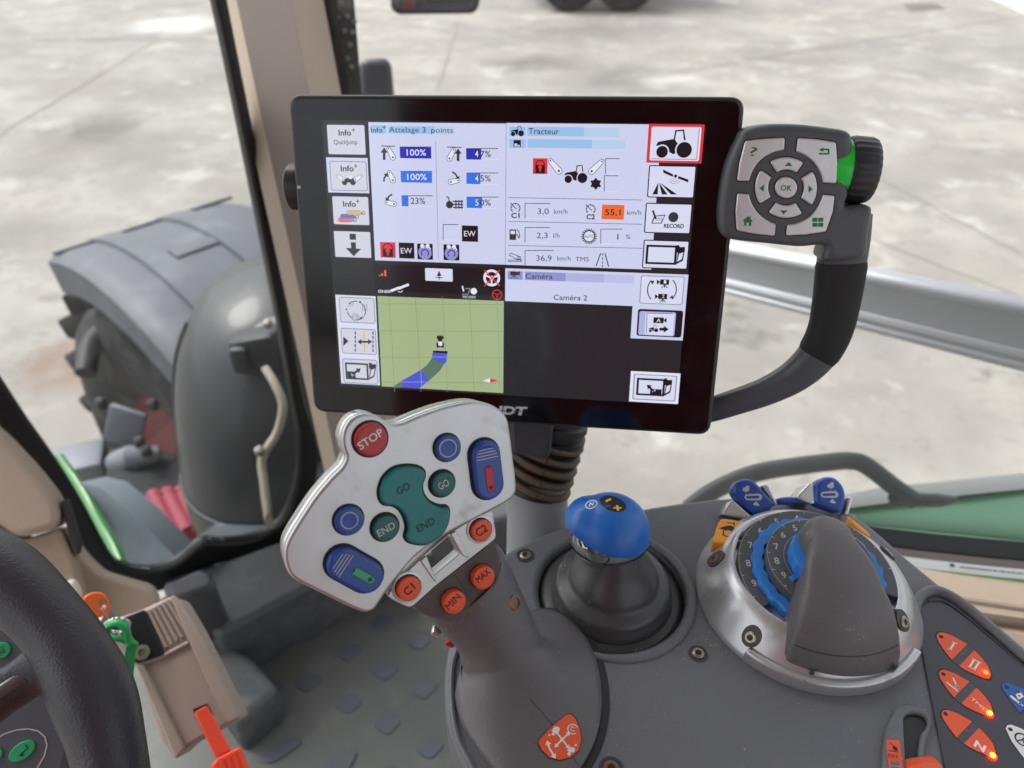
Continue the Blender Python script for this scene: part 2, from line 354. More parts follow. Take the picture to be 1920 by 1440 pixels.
# vehicle parked beyond: only its wheels come into the picture
far = thing('parked_machine', 'dark wheels of a machine parked far off on the concrete', 'vehicle', onz(1110, 22, ZG))
for x, r_ in ((1068, .55), (1172, .62)):
    c = onz(x, 24, ZG)+Vector((0, .3, r_)); Mw = Matrix.Translation(c) @ Matrix.Rotation(R(90), 4, 'X') @ Matrix.Rotation(R(0), 4, 'Y')
    ty = put('tyre', lathe([(r_*.55, -.2), (r_*.9, -.24), (r_, -.18), (r_, .18), (r_*.9, .24), (r_*.55, .2)], 36, (0, 0), Mw), TYRE, far); put('rim', lathe([(r_*.54, -.12), (r_*.54, .12), (.1, .14)], 24, (0, 0), Mw), CHAS, far)
put('body', box(onz(1120, 10, ZG)+Vector((0, .6, 1.35)), (3.2, 1.2, 1.3), .1), CHAS, far)

# ------------------------------------------------------------------ the tractor's front wheel, fender and bonnet side
TF = Vector((-.74, .67, 0)).normalized(); TA = Vector((TF.y, -TF.x, 0))     # forward, outward (away from the bonnet)
fcr = onz(100, 480, .06); fcr.z = .06
RF = .90; HUB = Vector((fcr.x, fcr.y, 0))-TF*(RF*math.cos(R(70))); HUB.z = .06-RF*math.sin(R(70))
WID = .56
def wp(th, r, s): return HUB+TF*r*math.cos(R(th))+Vector((0, 0, r*math.sin(R(th))))+TA*s
fen = thing('front_fender', 'grey plastic front wheel fender with raised ribs seen through the windscreen', 'fender', HUB)
prof_s = [(-.02, -.10), (-.02, -.012), (0, .0), (.03, .006), (.10, .004), (.105, .014), (.17, .014), (.175, .004), (.30, .004), (.305, .014), (.38, .014), (.385, .004), (.50, .0), (.54, -.02), (.56, -.06)]
rows_ = []
for i in range(41):
    th = 70+120*i/40; rows_.append([wp(th, RF+dr, s) for s, dr in prof_s]+[wp(th, RF+dr-.015, s+(.012 if s < .2 else -.012 if s > .5 else 0)) for s, dr in reversed(prof_s)])
put('fender_shell', loft(rows_), FEND, fen, ang=30)
for a0, a1, s0, s1, t in ((70.4, 73, .0, .54, .011), (92, 95, .18, .38, .010)):
    v = [[wp(a, RF+h, s) for a, h in ((a0, .002), (a0, t), (a1, t), (a1, .002))] for s in (s0, s1)]
    put('fender_rib', loft(v), FEND, fen)
def slab(pts, d, back=.05): # an irregular panel with thickness, corners given with their own distance
    q = [P(x, y, d if not isinstance(d, (list, tuple)) else d[i]) for i, (x, y) in enumerate(pts)]; c = sum(q, Vector((0, 0, 0)))/len(q)
    nrm = (q[1]-q[0]).cross(q[2]-q[0]).normalized(); 
    if nrm.dot(CAM-c) < 0: nrm = -nrm
    b_ = [p-nrm*back for p in q]; n = len(q)
    return newmesh(q+b_, [tuple(range(n)), tuple(range(n, 2*n))]+[(i, (i+1) % n, n+(i+1) % n, n+i) for i in range(n)])
whl = thing('front_axle', 'front axle with muddy lugged tyre and red rim under the grey fender', 'axle', Vector((HUB.x, HUB.y, ZG)))
WR = HUB.z-ZG; WR = min(WR, .80)
Mw = Matrix.Translation(HUB+TA*.27) @ Matrix((TF, Vector((0, 0, 1)), TA)).transposed().to_4x4()
put('tyre', lathe([(.42, -.20), (.5, -.25), (.62, -.265), (.70, -.25), (WR-.06, -.2), (WR-.045, 0), (WR-.06, .2), (.70, .25), (.62, .265), (.5, .25), (.42, .2)], 64, (0, 0), Mw), TYRE, whl, ang=60)
lug = box((WR-.04, 0, .12), (.07, .06, .3), .01)
lg = None
for i in range(22):
    for s in (-1, 1):
        L_ = Mw @ Matrix.Rotation(2*math.pi*(i+.25*s)/22, 4, 'Z') @ Matrix.Scale(s, 4, (0, 0, 1)) @ Matrix.Rotation(R(24), 4, 'X')
        if lg is None: lg = put('tread_lug', lug, TYRE, whl, type('F', (), {'M': L_})())
        else: dup(lg, whl, L_)
put('rim', lathe([(.43, -.2), (.42, -.16), (.36, -.13), (.33, -.02), (.12, .02), (.01, .02)], 40, (0, 0), Mw), RIMR, whl, ang=60)
put('hub', lathe([(.14, -.06), (.13, -.02), (.16, .0)], 20, (0, 0), Mw), CHAS, whl)
# axle, brackets
ax_t = whl
put('axle_beam', tube([P(130, 905, 2.3), P(240, 900, 2.2), P(340, 930, 2.05)], [.09, .1, .11], 10), CHAS, ax_t)
put('bracket', one(box(P(235, 800, 2.1), (.1, .02, .14), .01, Matrix.Rotation(R(25), 3, 'Y')), box(P(150, 868, 2.0), (.13, .12, .06), .015, Matrix.Rotation(R(20), 3, 'Z'))), mat('bracket_grey', '#6d727b', .5, var=.1, vs_=9), ax_t)
put('fender_stay', tube(cr([P(160, 700, 2.15), P(175, 640, 2.2), P(230, 600, 2.2), P(280, 580, 2.1)], 5, False), .03, 10), CHAS, ax_t)
put('chassis', slab([(175, 905), (250, 868), (345, 850), (405, 945), (300, 965), (215, 955)], [1.85, 2.0, 2.05, 1.9, 1.8, 1.8], .2), CHAS, ax_t)
put('steering_rod', tube([P(215, 870, 2.0), P(245, 858, 1.98), P(300, 850, 2.)], [.03, .035, .02], 10), MATS['bracket_grey'], ax_t)
for x, y in ((262, 830), (288, 760), (275, 846), (190, 758)): put('bolt', lathe([(.014, -.01), (.014, .012), (.008, .018)], 8, (0, 0), Matrix.Translation(P(x, y, 1.95))), CHAS, ax_t)
bon = thing('bonnet_side', 'bright green bonnet edge with grey lower panel outside the windscreen', 'bonnet', P(200, 1000, 1.25))
put('green_edge', tube(cr([P(112, 862, 1.25), P(140, 905, 1.22), P(172, 960, 1.19), P(205, 1020, 1.15), P(228, 1075, 1.12)], 5, False), [.014+.006*min(1, i/14) for i in range(21)], 12, (0, 1, 0), .6), GREENB, bon)
put('lower_panel', slab([(148, 905), (190, 915), (250, 965), (330, 1045), (340, 1080), (240, 1090), (205, 1030)], 1.2, .08), mat('panel_grey', '#6f7b82', .45, var=.08, vs_=7), bon)
red = thing('red_implement', 'red painted ribbed steel step seen low through the windscreen', 'step', P(340, 970, 1.7))
for i in range(3): put('red_rail', tube([P(290+i*26, 930-i*4, 1.75), P(330+i*26, 1010-i*8, 1.6)], .022, 10), mat('red_paint', '#7c2734', .6, var=.08, vs_=9), red)
put('red_plate', slab([(288, 925), (350, 915), (392, 985), (336, 1010)], 1.72, .04), MATS['red_paint'], red)
dk = thing('footstep_panel', 'grey plastic footstep panel beyond the lower window edge', 'panel', P(420, 1010, 1.3))
put('step_plate', slab([(310, 1050), (400, 985), (520, 985), (560, 1050), (420, 1100)], 1.35, .06), mat('step_grey', '#7d858b', .5, var=.1, vs_=8), dk)
itk = thing('air_intake', 'bulging dark glossy intake housing with black connector box behind the pillar', 'intake housing', P(450, 990, 1.45))
ic = P(505, 780, 1.5); rings = []
for i in range(25):
    v_ = -1+2*i/24; hgt = .30*v_; rr_ = .185*(1-abs(v_)**2.6)**(1/2.2)*(1.+.10*v_)+.002
    cx = ic+Vector((.02+.05*v_-.03*v_*v_, .06*v_, hgt)); rings.append([cx+RGT*rr_*1.0*math.cos(2*math.pi*j/40)+Vector((0, 1, 0))*rr_*1.2*math.sin(2*math.pi*j/40) for j in range(40)])
put('housing', loft(rings), INTK, itk, ang=70)
put('flange', tube([rings[i][22] for i in range(2, 22)], .006, 8, (1, 0, 0)), INTK, itk, ang=80)
put('seam', tube([rings[9][j % 40]+(rings[9][j % 40]-rings[9][(j+20) % 40]).normalized()*.001 for j in range(16, 41)], .004, 8), INTK, itk, ang=80)
put('connector_box', one(box(P(490, 655, 1.24), (.085, .05, .07), .012, Matrix.Rotation(R(-12), 3, 'Y')), box(P(455, 668, 1.23), (.03, .04, .05), .008)), CHAS, itk)
put('connector_plate', box(P(500, 625, 1.27), (.07, .05, .03), .006, Matrix.Rotation(R(-25), 3, 'Y')), mat('bracket_grey', '#6d727b'), itk)
put('cable', tube(cr([P(497, 690, 1.2), P(515, 720, 1.19), P(530, 760, 1.19), P(520, 810, 1.2), P(492, 858, 1.2), P(495, 905, 1.2), P(506, 990, 1.2)], 6, False), .007, 10), mat('cable_tan', '#97907f', .6, var=.1, vs_=40), itk)
for x, y, d in ((488, 850, 1.19), (505, 612, 1.2)): put('cable_clip', lathe([(.008, 0), (.008, .01), (.003, .014)], 10, (0, 0), Matrix.Translation(P(x, y, d))), STEEL, itk)

# mirrors outside, near the top
mi = thing('rear_view_mirror', 'black framed mirror head hanging at the top of the side window', 'mirror', P(815, 5, 1.6))
MI = Frame(P(815, -40, 1.6), (P(815, -40, 0)-P(815, -40, 1)), UPV)
put('mirror_frame', plate([rnd(MI.L([(728, -110), (902, -110), (900, 10), (890, 26), (745, 28), (732, 16)]), .02, 5)], -.06, 0, .012, 3), BLACK, mi, MI)
put('mirror_glass', plate([rnd(MI.L([(742, -100), (890, -100), (888, 8), (880, 17), (752, 18), (744, 10)]), .015, 5)], -.01, .002, .0008), mat('mirror_glass', '#b9bcc0', .03, metal=1.), mi, MI)
m2 = thing('lower_mirror', 'small dark rounded mirror housing just above the monitor', 'mirror', P(705, 165, 1.5))
put('housing', plate([rnd(Frame(P(705, 140, 1.5), -ray(705, 140), UPV).L([(672, 110), (722, 108), (734, 120), (742, 200), (672, 200)]), .02, 4)], -.08, 0, .014, 3), DARK, m2, Frame(P(705, 140, 1.5), -ray(705, 140), UPV))

# ------------------------------------------------------------------ cab shell
flo = put('cab_floor', newmesh([(-1.4, .1, 0), (.35, .1, 0), (.35, .84, 0), (-.05, .88, 0), (-.42, .85, 0), (-.55, .80, 0), (-.75, .62, 0), (-1.4, .5, 0)], [(0, 1, 2, 3, 4, 5, 6, 7)]), MATTE, None, WORLD, 'grey rubber cab floor mat with raised diamond pads', 'structure')
FZ = Z(240, 1000, 2.909)
def fl_(x, y): return onz(*FZ([(x, y)])[0], 0)
o0 = fl_(1205, 650); va = fl_(1405, 750)-o0; vb = fl_(1205, 930)-o0; vd = fl_(1390, 490)-o0
ud = va.normalized(); wd_ = vd.normalized()
dm = None
for x, y in ((1390, 490), (1590, 590), (1005, 545), (1205, 650), (1405, 750), (985, 815), (1205, 930), (1415, 1040), (1615, 850), (1645, 1170), (800, 655), (1190, 405), (790, 850), (1420, 1330), (1790, 690), (1810, 960)):
    c = fl_(x, y)
    if dm is None:
        base = [(va+vd)*.2, (va-vd)*.21, (va+vd)*-.2, (va-vd)*-.21]; lp = rnd([Vector((p.x, p.y)) for p in base], .008, 3)
        dm = put('diamond_pad', plate([lp], -.001, .0018, .0008), PAD, flo, type('F', (), {'M': Matrix.Translation(c)})())
    else: dup(dm, flo, Matrix.Translation(c))
for (a, b, c_, d_) in (((560, 1120), (760, 975), (840, 985), (640, 1140)), ((700, 1240), (900, 1120), (960, 1140), (790, 1260)), ((1060, 1300), (1150, 1190), (1260, 1190), (1190, 1320))):
    lp = [fl_(*q) for q in (a, b, c_, d_)]; put('long_pad', plate([rnd([Vector((p.x, p.y)) for p in lp], .01, 3)], -.001, .003, .001), PAD, flo)
# door sill with its step, raised bosses
sill = thing('door_sill', 'grey moulded door sill stepping down to the floor mat', 'sill', onz(500, 1130, .0))
def prism(pts, z0, z1, bev=.01): # outline given on the upper plane
    q = [onz(x, y, z1) for x, y in pts]; return plate([rnd([Vector((p.x, p.y)) for p in q], .012, 3)], z0, z1, bev, 3)
put('sill_top', prism([(300, 1085), (420, 1050), (560, 1000), (760, 930), (1000, 900), (1000, 960), (780, 1010), (660, 1060), (520, 1130), (410, 1192), (370, 1160)], -.05, .11), SILL, sill)
put('wheel_arch_block', prism([(380, 1190), (412, 1196), (470, 1228), (524, 1290), (440, 1360), (395, 1300)], -.02, .07, .012), SILL, sill)
put('hinge_block', prism([(300, 1095), (330, 1085), (375, 1062), (400, 1075), (402, 1098), (350, 1118), (318, 1122)], .08, .19, .008), DARK, sill)
wal = thing('side_panel', 'grey lower side panel under the right hand window', 'panel', (.2, .9, 0))
put('panel', newmesh([(-.42, .98, -.02), (.02, .92, -.02), (.02, .92, .08), (-.42, .98, .10), (-.42, 1.02, -.02), (.02, .96, -.02), (.02, .96, .08), (-.42, 1.02, .10)], [(0, 1, 2, 3), (4, 5, 6, 7), (3, 2, 6, 7), (0, 1, 5, 4), (0, 3, 7, 4), (1, 2, 6, 5)]), SILL, wal)

seat = thing('added_seat_blocker', 'unseen red seat added behind the camera to block light and redden reflections', 'seat', (-.12, -.3, 0))  # out of view, added to cut light from behind and reflect red
SEATM = mat('added_seat_red', '#8a2622', .8, bump=.3, bs=500, var=.1, vs_=30)
put('backrest', box((-.1, -.36, .80), (.58, .16, .80), .06, Matrix.Rotation(R(-8), 3, 'X'), 4), SEATM, seat); put('headrest', box((-.1, -.45, 1.36), (.34, .12, .24), .05, None, 4), DARK, seat)
put('cushion', box((-.1, -.10, .40), (.52, .5, .14), .05, None, 4), SEATM, seat); put('pedestal', box((-.1, -.15, .16), (.34, .36, .34), .02), DARK, seat)
put('added_shade_roof', box((-.2, -.1, 1.70), (1.75, 1.9, .06), .02), mat('headliner', '#a89c90', .8), None, WORLD, 'unseen beige headliner roof added above the frame to shade the cab', 'structure')  # unseen slab, added to shade the cab and darken glossy reflections
# windscreen corner: black seal round the opening, its glass
WF = Frame(P(330, 700, .98), (.62, -.78, .0), (0, 0, 1))
wsc = thing('windscreen', 'windscreen corner pane in a black seal looking onto the grey fender', 'window', P(300, 1080, 1.))
inn = [(300, -420), (398, 0), (428, 140), (468, 340), (516, 580), (545, 740), (560, 830), (552, 915), (526, 975), (478, 1004), (420, 1012), (388, 1010), (366, 1020), (330, 1050), (280, 1066), (225, 1055), (200, 1025), (160, 950), (110, 868), (55, 790), (0, 706), (-60, 620), (-260, 330), (-300, -420)]
ou = [(324, -480), (420, 0), (448, 140), (489, 340), (537, 580), (565, 740), (592, 835), (580, 930), (548, 992), (490, 1030), (400, 1052), (352, 1080), (285, 1102), (205, 1086), (160, 1030), (122, 965), (90, 905), (40, 846), (0, 796), (-90, 700), (-320, 400), (-380, -480)]
put('seal', plate([cr(WF.L(ou), 3), cr(WF.L(inn), 3)], -.012, .012, .004, 3), SEAL, wsc, WF)
def glassmat():
    m = bpy.data.materials.new('clear_glass'); m.use_nodes = True; n = m.node_tree.nodes; l = m.node_tree.links; n.remove(n['Principled BSDF'])
    t = n.new('ShaderNodeBsdfTransparent'); t.inputs[0].default_value = (.96, .968, .97, 1); g = n.new('ShaderNodeBsdfGlossy'); g.inputs['Roughness'].default_value = .02; fr = n.new('ShaderNodeFresnel'); fr.inputs[0].default_value = 1.35
    mx = n.new('ShaderNodeMixShader'); l.new(fr.outputs[0], mx.inputs[0]); l.new(t.outputs[0], mx.inputs[1]); l.new(g.outputs[0], mx.inputs[2])
    # a film of dust and wiper smears on the pane
    tc = n.new('ShaderNodeTexCoord'); nz = n.new('ShaderNodeTexNoise'); nz.inputs['Scale'].default_value = 5; nz.inputs['Detail'].default_value = 8; l.new(tc.outputs['Object'], nz.inputs['Vector'])
    mr = n.new('ShaderNodeMapRange'); mr.inputs['From Min'].default_value = .4; mr.inputs['From Max'].default_value = .75; mr.inputs['To Min'].default_value = .006; mr.inputs['To Max'].default_value = .05; l.new(nz.outputs['Fac'], mr.inputs['Value'])
    df = n.new('ShaderNodeBsdfDiffuse'); df.inputs[0].default_value = (.6, .59, .56, 1); m3 = n.new('ShaderNodeMixShader'); l.new(mr.outputs[0], m3.inputs[0]); l.new(mx.outputs[0], m3.inputs[1]); l.new(df.outputs[0], m3.inputs[2])
    l.new(m3.outputs[0], n['Material Output'].inputs[0]); return m
GLASS = glassmat()
put('pane', plate([cr(WF.L([(x+(200-x)*-.01, y) for x, y in inn]), 3)], -.003, .001), GLASS, wsc, WF)
# right hand pillar
pil = thing('a_pillar', 'beige cab pillar with a taupe centre strip left of the monitor', 'pillar', P(620, 1000, .9))
rl, rc, rr3 = [], [], []
for y in (-420, -80, 200, 480, 760, 900, 1010, 1040):
    s = y/1000.; xl = 412+ (y*.222); x1 = 444+y*.216; x2 = 545+y*.20; x3 = 605+y*.19
    q = [P(xl, y, .905), P(x1, y, .875), P(x2, y, .87), P(x3, y, .915)]
    bk = [P(x3+6, y, .97), P(xl+4, y, .96)]
    rl.append([q[0], q[1], q[1]+FWD*.05, bk[1]]); rc.append([q[1]-FWD*.002, q[2]-FWD*.002, q[2]+FWD*.05, q[1]+FWD*.05]); rr3.append([q[2], q[3], bk[0], q[2]+FWD*.05])
put('inner_strip', loft(rl), BEIGE, pil); put('taupe_panel', loft(rc), BEIGE2, pil); put('outer_strip', loft(rr3), BEIGE, pil)
# side window: seal strips and pane
sw = thing('side_window', 'large right hand side window with black edge strip and dotted border', 'window', P(1500, 1060, .9))
SW = Frame(P(640, 60, .95), (-.35, -.93, .05), (0, 0, 1))
put('edge_seal', loft([[P(x, y, d) for x, d in ((600+y*.18, .93), (628+y*.16, .93), (628+y*.16, .96), (600+y*.18, .96))] for y in (-420, -80, 100, 300, 800)]), SEAL, sw)
put('edge_strip', loft([[P(x, y, d) for x, d in ((628+y*.16, .94), (664+y*.08, .945), (664+y*.08, .96), (628+y*.16, .96))] for y in (-420, -80, 100, 300, 600)]), mat('wet_strip', '#3c3e40', .25, var=.15, vs_=30), sw)
for (x, y) in ((639, 5), (651, 30), (634, 32), (646, 58), (660, 60), (656, 84), (636, 98), (651, 110), (664, 40), (645, 135), (658, 125)):
    put('water_drop', lathe([(.0036, -.001), (.0032, .0006), (.0018, .0013), (.0001, .0015)], 12, (0, 0), Matrix.Translation(P(x, y, .938)) @ (-FWD).to_track_quat('Z', 'Y').to_matrix().to_4x4()), mat('drop', '#7d8083', .12, spec=.8), sw)
# lower edge of the side window: black seal, bright rubber lip, label strip
lowp = [(1560, 985), (1640, 998), (1740, 1010), (1850, 1021), (1960, 1030), (2080, 1038), (2500, 1064), (2900, 1088)]
def band(dy0, dy1, d, th, n=1): # strip following the window's lower edge
    q = [[P(x, y+dy0*(1+(x-1640)/3500), d), P(x, y+dy1*(1+(x-1640)/3500), d), P(x, y+dy1*(1+(x-1640)/3500), d+th), P(x, y+dy0*(1+(x-1640)/3500), d+th)] for x, y in lowp]; return loft(q)
put('lower_seal', band(-10, 24, .74, .03), SEAL, sw)
put('rubber_lip', band(24, 38, .735, .03), mat('grey_lip', '#6a6661', .6), sw)
lbl = put('label_strip', band(38, 55, .735, .02), mat('label_white', '#cfd8dc', .35), sw)
put('green_lip', band(55, 61, .735, .02), mat('green_lip', '#5c8a3c', .5), sw)
LF = Frame(P(1850, 1070, .7342), -FWD, UPV); k = Ink(LF, .0)
for i in range(46):
    x = 1800+i*4.4+random.uniform(-1, 1); k.line([(x, 1063+(x-1800)*.106), (x+random.uniform(1.5, 3.4), 1064+(x-1800)*.106)], 2.4, INKB, 0)
k.text((1780, 1062), (1790, 1063), 8, 'e', INKB, 0, .03); k.done('label_print', sw)
# printed dots fading up the glass from the black border
db = bmesh.new()
for r_ in range(9):
    for i in range(95):
        x = 1605+i*4.4+(2.2 if r_ % 2 else 0); y = 985+(x-1560)*.098-8-4.2*r_; s = .0011*(1-r_/11); c = P(x, y, .752)
        vs_ = [db.verts.new(c+RGT*s*math.cos(a*math.pi/3)+UPV*s*math.sin(a*math.pi/3)) for a in range(6)]; db.faces.new(vs_)
dme = bpy.data.meshes.new('m'); db.to_mesh(dme); db.free(); put('border_dots', dme, SEAL, sw, kind='stuff')
put('pane', newmesh([P(600, -420, .965), P(2900, -420, .90), P(2900, 1092, .757), P(640, 1036, .87)], [(0, 1, 2, 3)]), GLASS, sw)
trim = thing('window_trim', 'beige padded trim panel under the side window', 'trim', P(1850, 1150, .7))
q = []
for x, y in [(1600, 1046), (1700, 1067), (1800, 1083), (1920, 1099), (2080, 1118), (2500, 1166), (2900, 1212)]:
    q.append([P(x, y-6, .735), P(x, y+8, .715), P(x, y+60, .69), P(x, y+78, .70), P(x, y+92, .685), P(x, y+220, .66), P(x, y+400, .66), P(x, y+400, .76), P(x, y-6, .76)])
put('padded_panel', loft(q), BEIGE, trim, ang=30)
put('skin_fold', tube([P(1700, 1100, .701), P(1800, 1122, .699), P(1920, 1140, .698), P(2080, 1160, .696), P(2500, 1208, .694), P(2900, 1254, .692)], .0035, 8), BEIGE, trim)

# things just outside the side window
al = thing('aluminium_rail', 'polished aluminium profile rail crossing outside the side window', 'rail', P(1650, 560, 1.15))
pr = [(0, .0), (.006, .0), (.011, .005), (.012, .011), (.009, .016), (.004, .018), (.002, .022), (.002, .060), (.005, .063), (.006, .069), (.002, .072), (.001, .075), (.005, .079), (.005, .086), (0, .088), (-.01, .088), (-.01, 0)]
pa, pb = P(1180, 418, 1.42), P(2060, 590, .86); pb = pa+(pb-pa)*1.7; t = (pb-pa).normalized(); dwn = Vector((0, 0, -1)); dwn = (dwn-t*dwn.dot(t)).normalized(); fo = t.cross(dwn).normalized()
if fo.dot(CAM-pa) < 0: fo = -fo
put('rail_profile', loft([[e+fo*a*1.1+dwn*b*1.06 for a, b in pr] for e in (pa, pa.lerp(pb, .33), pa.lerp(pb, .66), pb)]), ALU, al, ang=45)
gh_ = thing('grab_handle', 'bent dark grey tubular grab handle outside above the green fender', 'handle', P(1700, 940, .95))
hp = [(1290, 955), (1330, 925), (1380, 900), (1430, 884), (1500, 873), (1560, 866), (1590, 864), (1615, 868), (1640, 884), (1680, 915), (1715, 938)]
put('tube', tube(cr([P(x, y, .95) for x, y in hp], 4, False), .0115, 14, (0, 1, 0)), HANDL, gh_, ang=80)
put('foot_plate', tube([P(1666, 938, .955), P(1690, 936, .95), P(1760, 938, .95), P(1790, 937, .955)], [.007, .009, .009, .005], 12, (0, 1, 0)), HANDL, gh_)
rf = thing('rear_fender', 'green rear fender with grey top edge below the grab handle', 'fender', P(1800, 980, 1.1))
q = []
for x in (1500, 1600, 1700, 1800, 1920, 2080, 2500, 2900):
    y = 950-(x-1600)*.11 if x < 1800 else 928-(x-1800)*.12
    q.append([P(x, y-6, 1.2), P(x, y+2, 1.1), P(x, y+4, 1.098), P(x, 1090, 1.0), P(x, 1090, 1.3), P(x, y, 1.3)])
put('fender_skin', loft([[r[1], r[2], r[3], r[4], r[5]] for r in q]), GREENF, rf, ang=50)
q2 = []
for x in (1580, 1650, 1720, 1800, 1920, 2080, 2500, 2900):
    y = 945-(x-1600)*.10; q2.append([P(x, y-26+(8 if x < 1600 else 0), 1.25), P(x, y-8, 1.13), P(x, y+4, 1.09), P(x, y+4, 1.3)])
put('fender_top', loft(q2), mat('fender_edge', '#7b8180', .5, var=.06, vs_=5), rf, ang=50)

# ------------------------------------------------------------------ terminal monitor
def cs(v): return RGT*v[0] + UPV*v[1] - FWD*v[2]
_a, _b, _n = cs((.991, -.053, .124)), cs((.010, .945, .327)), cs((-.134, -.322, .937))
MF = Frame(CAM + cs((-.0044, .0690, -.4382)), _n, _b)
mon = thing('terminal_monitor', 'black touchscreen terminal with keypad and curved side grip, lit with tractor menus', 'monitor', MF.o)
hx = [MF.p(540, 178), MF.p(1397, 180), MF.p(1333, 818), MF.p(587, 772)]
X0 = (hx[0].x+hx[3].x)/2; X1 = (hx[1].x+hx[2].x)/2; Y1 = (hx[0].y+hx[1].y)/2; Y0 = (hx[2].y+hx[3].y)/2
put('housing', plate([rnd([(X0, Y0), (X1, Y0), (X1, Y1), (X0, Y1)], .008, 6)], -.034, 0, .0022, 3), mat('monitor_housing', '#2a2a2c', .42, bump=.15, bs=1800), mon, MF)
b = .0021
put('front_glass', plate([rnd([(X0+b, Y0+b), (X1-b, Y0+b), (X1-b, Y1-b), (X0+b, Y1-b)], .0065, 6)], -.002, .0006, .0003, 1),
    mat('black_glass', '#0a0b0e', .1, var=.3, vs_=30, rvar=.07, dirt='#26272a', dscale=22, dlo=.5, dhi=.85, speck=.012), mon, MF)
put('rear_cover', plate([rnd([(X0+.02, Y0+.02), (X1-.02, Y0+.02), (X1-.02, Y1-.02), (X0+.02, Y1-.02)], .012, 4)], -.058, -.033, .006, 3), DARK, mon, MF)
sens = MF.p3(561, 351, .0007); put('light_sensor', lathe([(.0011, .0), (.0011, .0004), (.0004, .0006)], 14, (sens.x, sens.y), Matrix.Translation((0, 0, .0006))), WGREY, mon, MF)
# side clamp knob seen behind the left edge
kn = MF.p(548, 350, -.02); put('clamp_knob', lathe([(.014, -.006), (.0145, 0), (.0145, .007), (.012, .009)], 20, (0, 0), Matrix.Translation((kn.x+.006, kn.y, -.024)) @ Matrix.Rotation(R(-90), 4, 'Y')), BLACK, mon, MF)
put('mount_bracket', one(plate([rnd(MF.L([(955, 780), (1037, 790), (1030, 862), (958, 852)], -.02), .004)], -.045, -.02, .003), box((.004, Y0-.012, -.05), (.05, .05, .03), .004)), DARK, mon, MF)

SB = screen_mat('lcd_blank', '#2c2e32', .55); BG = screen_mat('lcd_panel', '#cbd0ec'); BG2 = screen_mat('lcd_panel_white', '#d9dcf2')
UD = screen_mat('lcd_dark', '#3b3d44', .7); UK = screen_mat('lcd_black', '#1d1c1f', .5); TILE = screen_mat('lcd_tile', '#cfd0de'); RIM = screen_mat('lcd_rim', '#858a9c'); TILEL = screen_mat('lcd_tile_light', '#d6d9f0')
NAVY = screen_mat('lcd_navy', '#2a2cae'); BLU = screen_mat('lcd_blue', '#2f73e6'); HDR = screen_mat('lcd_header', '#97c0e8'); HDR2 = screen_mat('lcd_header_pale', '#b5cdea'); LAV = screen_mat('lcd_lavender', '#8e93cc'); LAV2 = screen_mat('lcd_lavender_pale', '#adb2de')
URED = screen_mat('lcd_red', '#d8343a'); UOR = screen_mat('lcd_orange', '#ec6a30'); MAPG = screen_mat('lcd_map', '#a2b487'); MAPL = screen_mat('lcd_map_line', '#7f8f6c'); TRK = screen_mat('lcd_track', '#4b59cf'); TRK2 = screen_mat('lcd_track_dark', '#5b7563')
UWH = screen_mat('lcd_white', '#e3e4f4'); UTAN = screen_mat('lcd_tan', '#d9b469'); UCYL = screen_mat('lcd_cylblue', '#5676c8'); UPNK = screen_mat('lcd_pink', '#dd7078'); GRYI = screen_mat('lcd_grey', '#8d909a')
A_, B_, C_, D_ = Z(520, 150, 4), Z(920, 150, 4), Z(520, 480, 4), Z(920, 480, 4)
sc0 = MF.L([(604, 225), (1315, 232), (1268, 758), (637.5, 723)])
sx0 = (sc0[0].x+sc0[3].x)/2; sx1 = (sc0[1].x+sc0[2].x)/2; sy1 = (sc0[0].y+sc0[1].y)/2; sy0 = (sc0[2].y+sc0[3].y)/2
screen = put('screen', plate([[Vector((sx0, sy0)), Vector((sx1, sy0)), Vector((sx1, sy1)), Vector((sx0, sy1))]], .0003, .00075), SB, mon, MF)
HS = .0008
def ink(z): return Ink(MF, HS, z)
def tractor(k, x, y, s, m_, lay, wh):               # small side-view tractor pointing left, s = width
    k.poly([(x-.46*s, y-.02*s), (x-.40*s, y-.12*s), (x-.02*s, y-.19*s), (x+.12*s, y-.16*s), (x+.30*s, y-.12*s), (x+.30*s, y+.12*s), (x-.02*s, y+.20*s), (x-.14*s, y+.13*s), (x-.22*s, y-.01*s)], m_, lay)
    k.poly([(x+.0*s, y-.18*s), (x+.04*s, y-.42*s), (x+.27*s, y-.44*s), (x+.31*s, y-.16*s)], m_, lay+1)
    k.poly([(x+.035*s, y-.17*s), (x+.075*s, y-.385*s), (x+.24*s, y-.40*s), (x+.265*s, y-.15*s), (x+.14*s, y-.03*s)], wh, lay+2)
    k.disc(x+.27*s, y+.09*s, .235*s, wh, lay+3); k.disc(x+.27*s, y+.09*s, .2*s, m_, lay+4)
    k.disc(x-.30*s, y+.14*s, .185*s, wh, lay+3); k.disc(x-.30*s, y+.14*s, .15*s, m_, lay+4)
def arm(k, p0, p1, r0, r1, lay, dk=None, lt=None, o=4):
    dk = dk or UD; lt = lt or UWH
    k.caps(p0, p1, r0, r1, dk, lay); k.caps(p0, p1, r0-o, r1-o, lt, lay+1); k.disc(*p0, r0*.32, dk, lay+2); k.disc(*p1, r1*.32, dk, lay+2)
def tile(z, x0, y0, x1, y1, m_=None, rim=None, r=12, w=6):
    k = ink(z); k.rect(x0-w, y0-w, x1+w, y1+w, rim or RIM, 3, r+w); k.rect(x0, y0, x1, y1, m_ or TILE, 4, r); return k
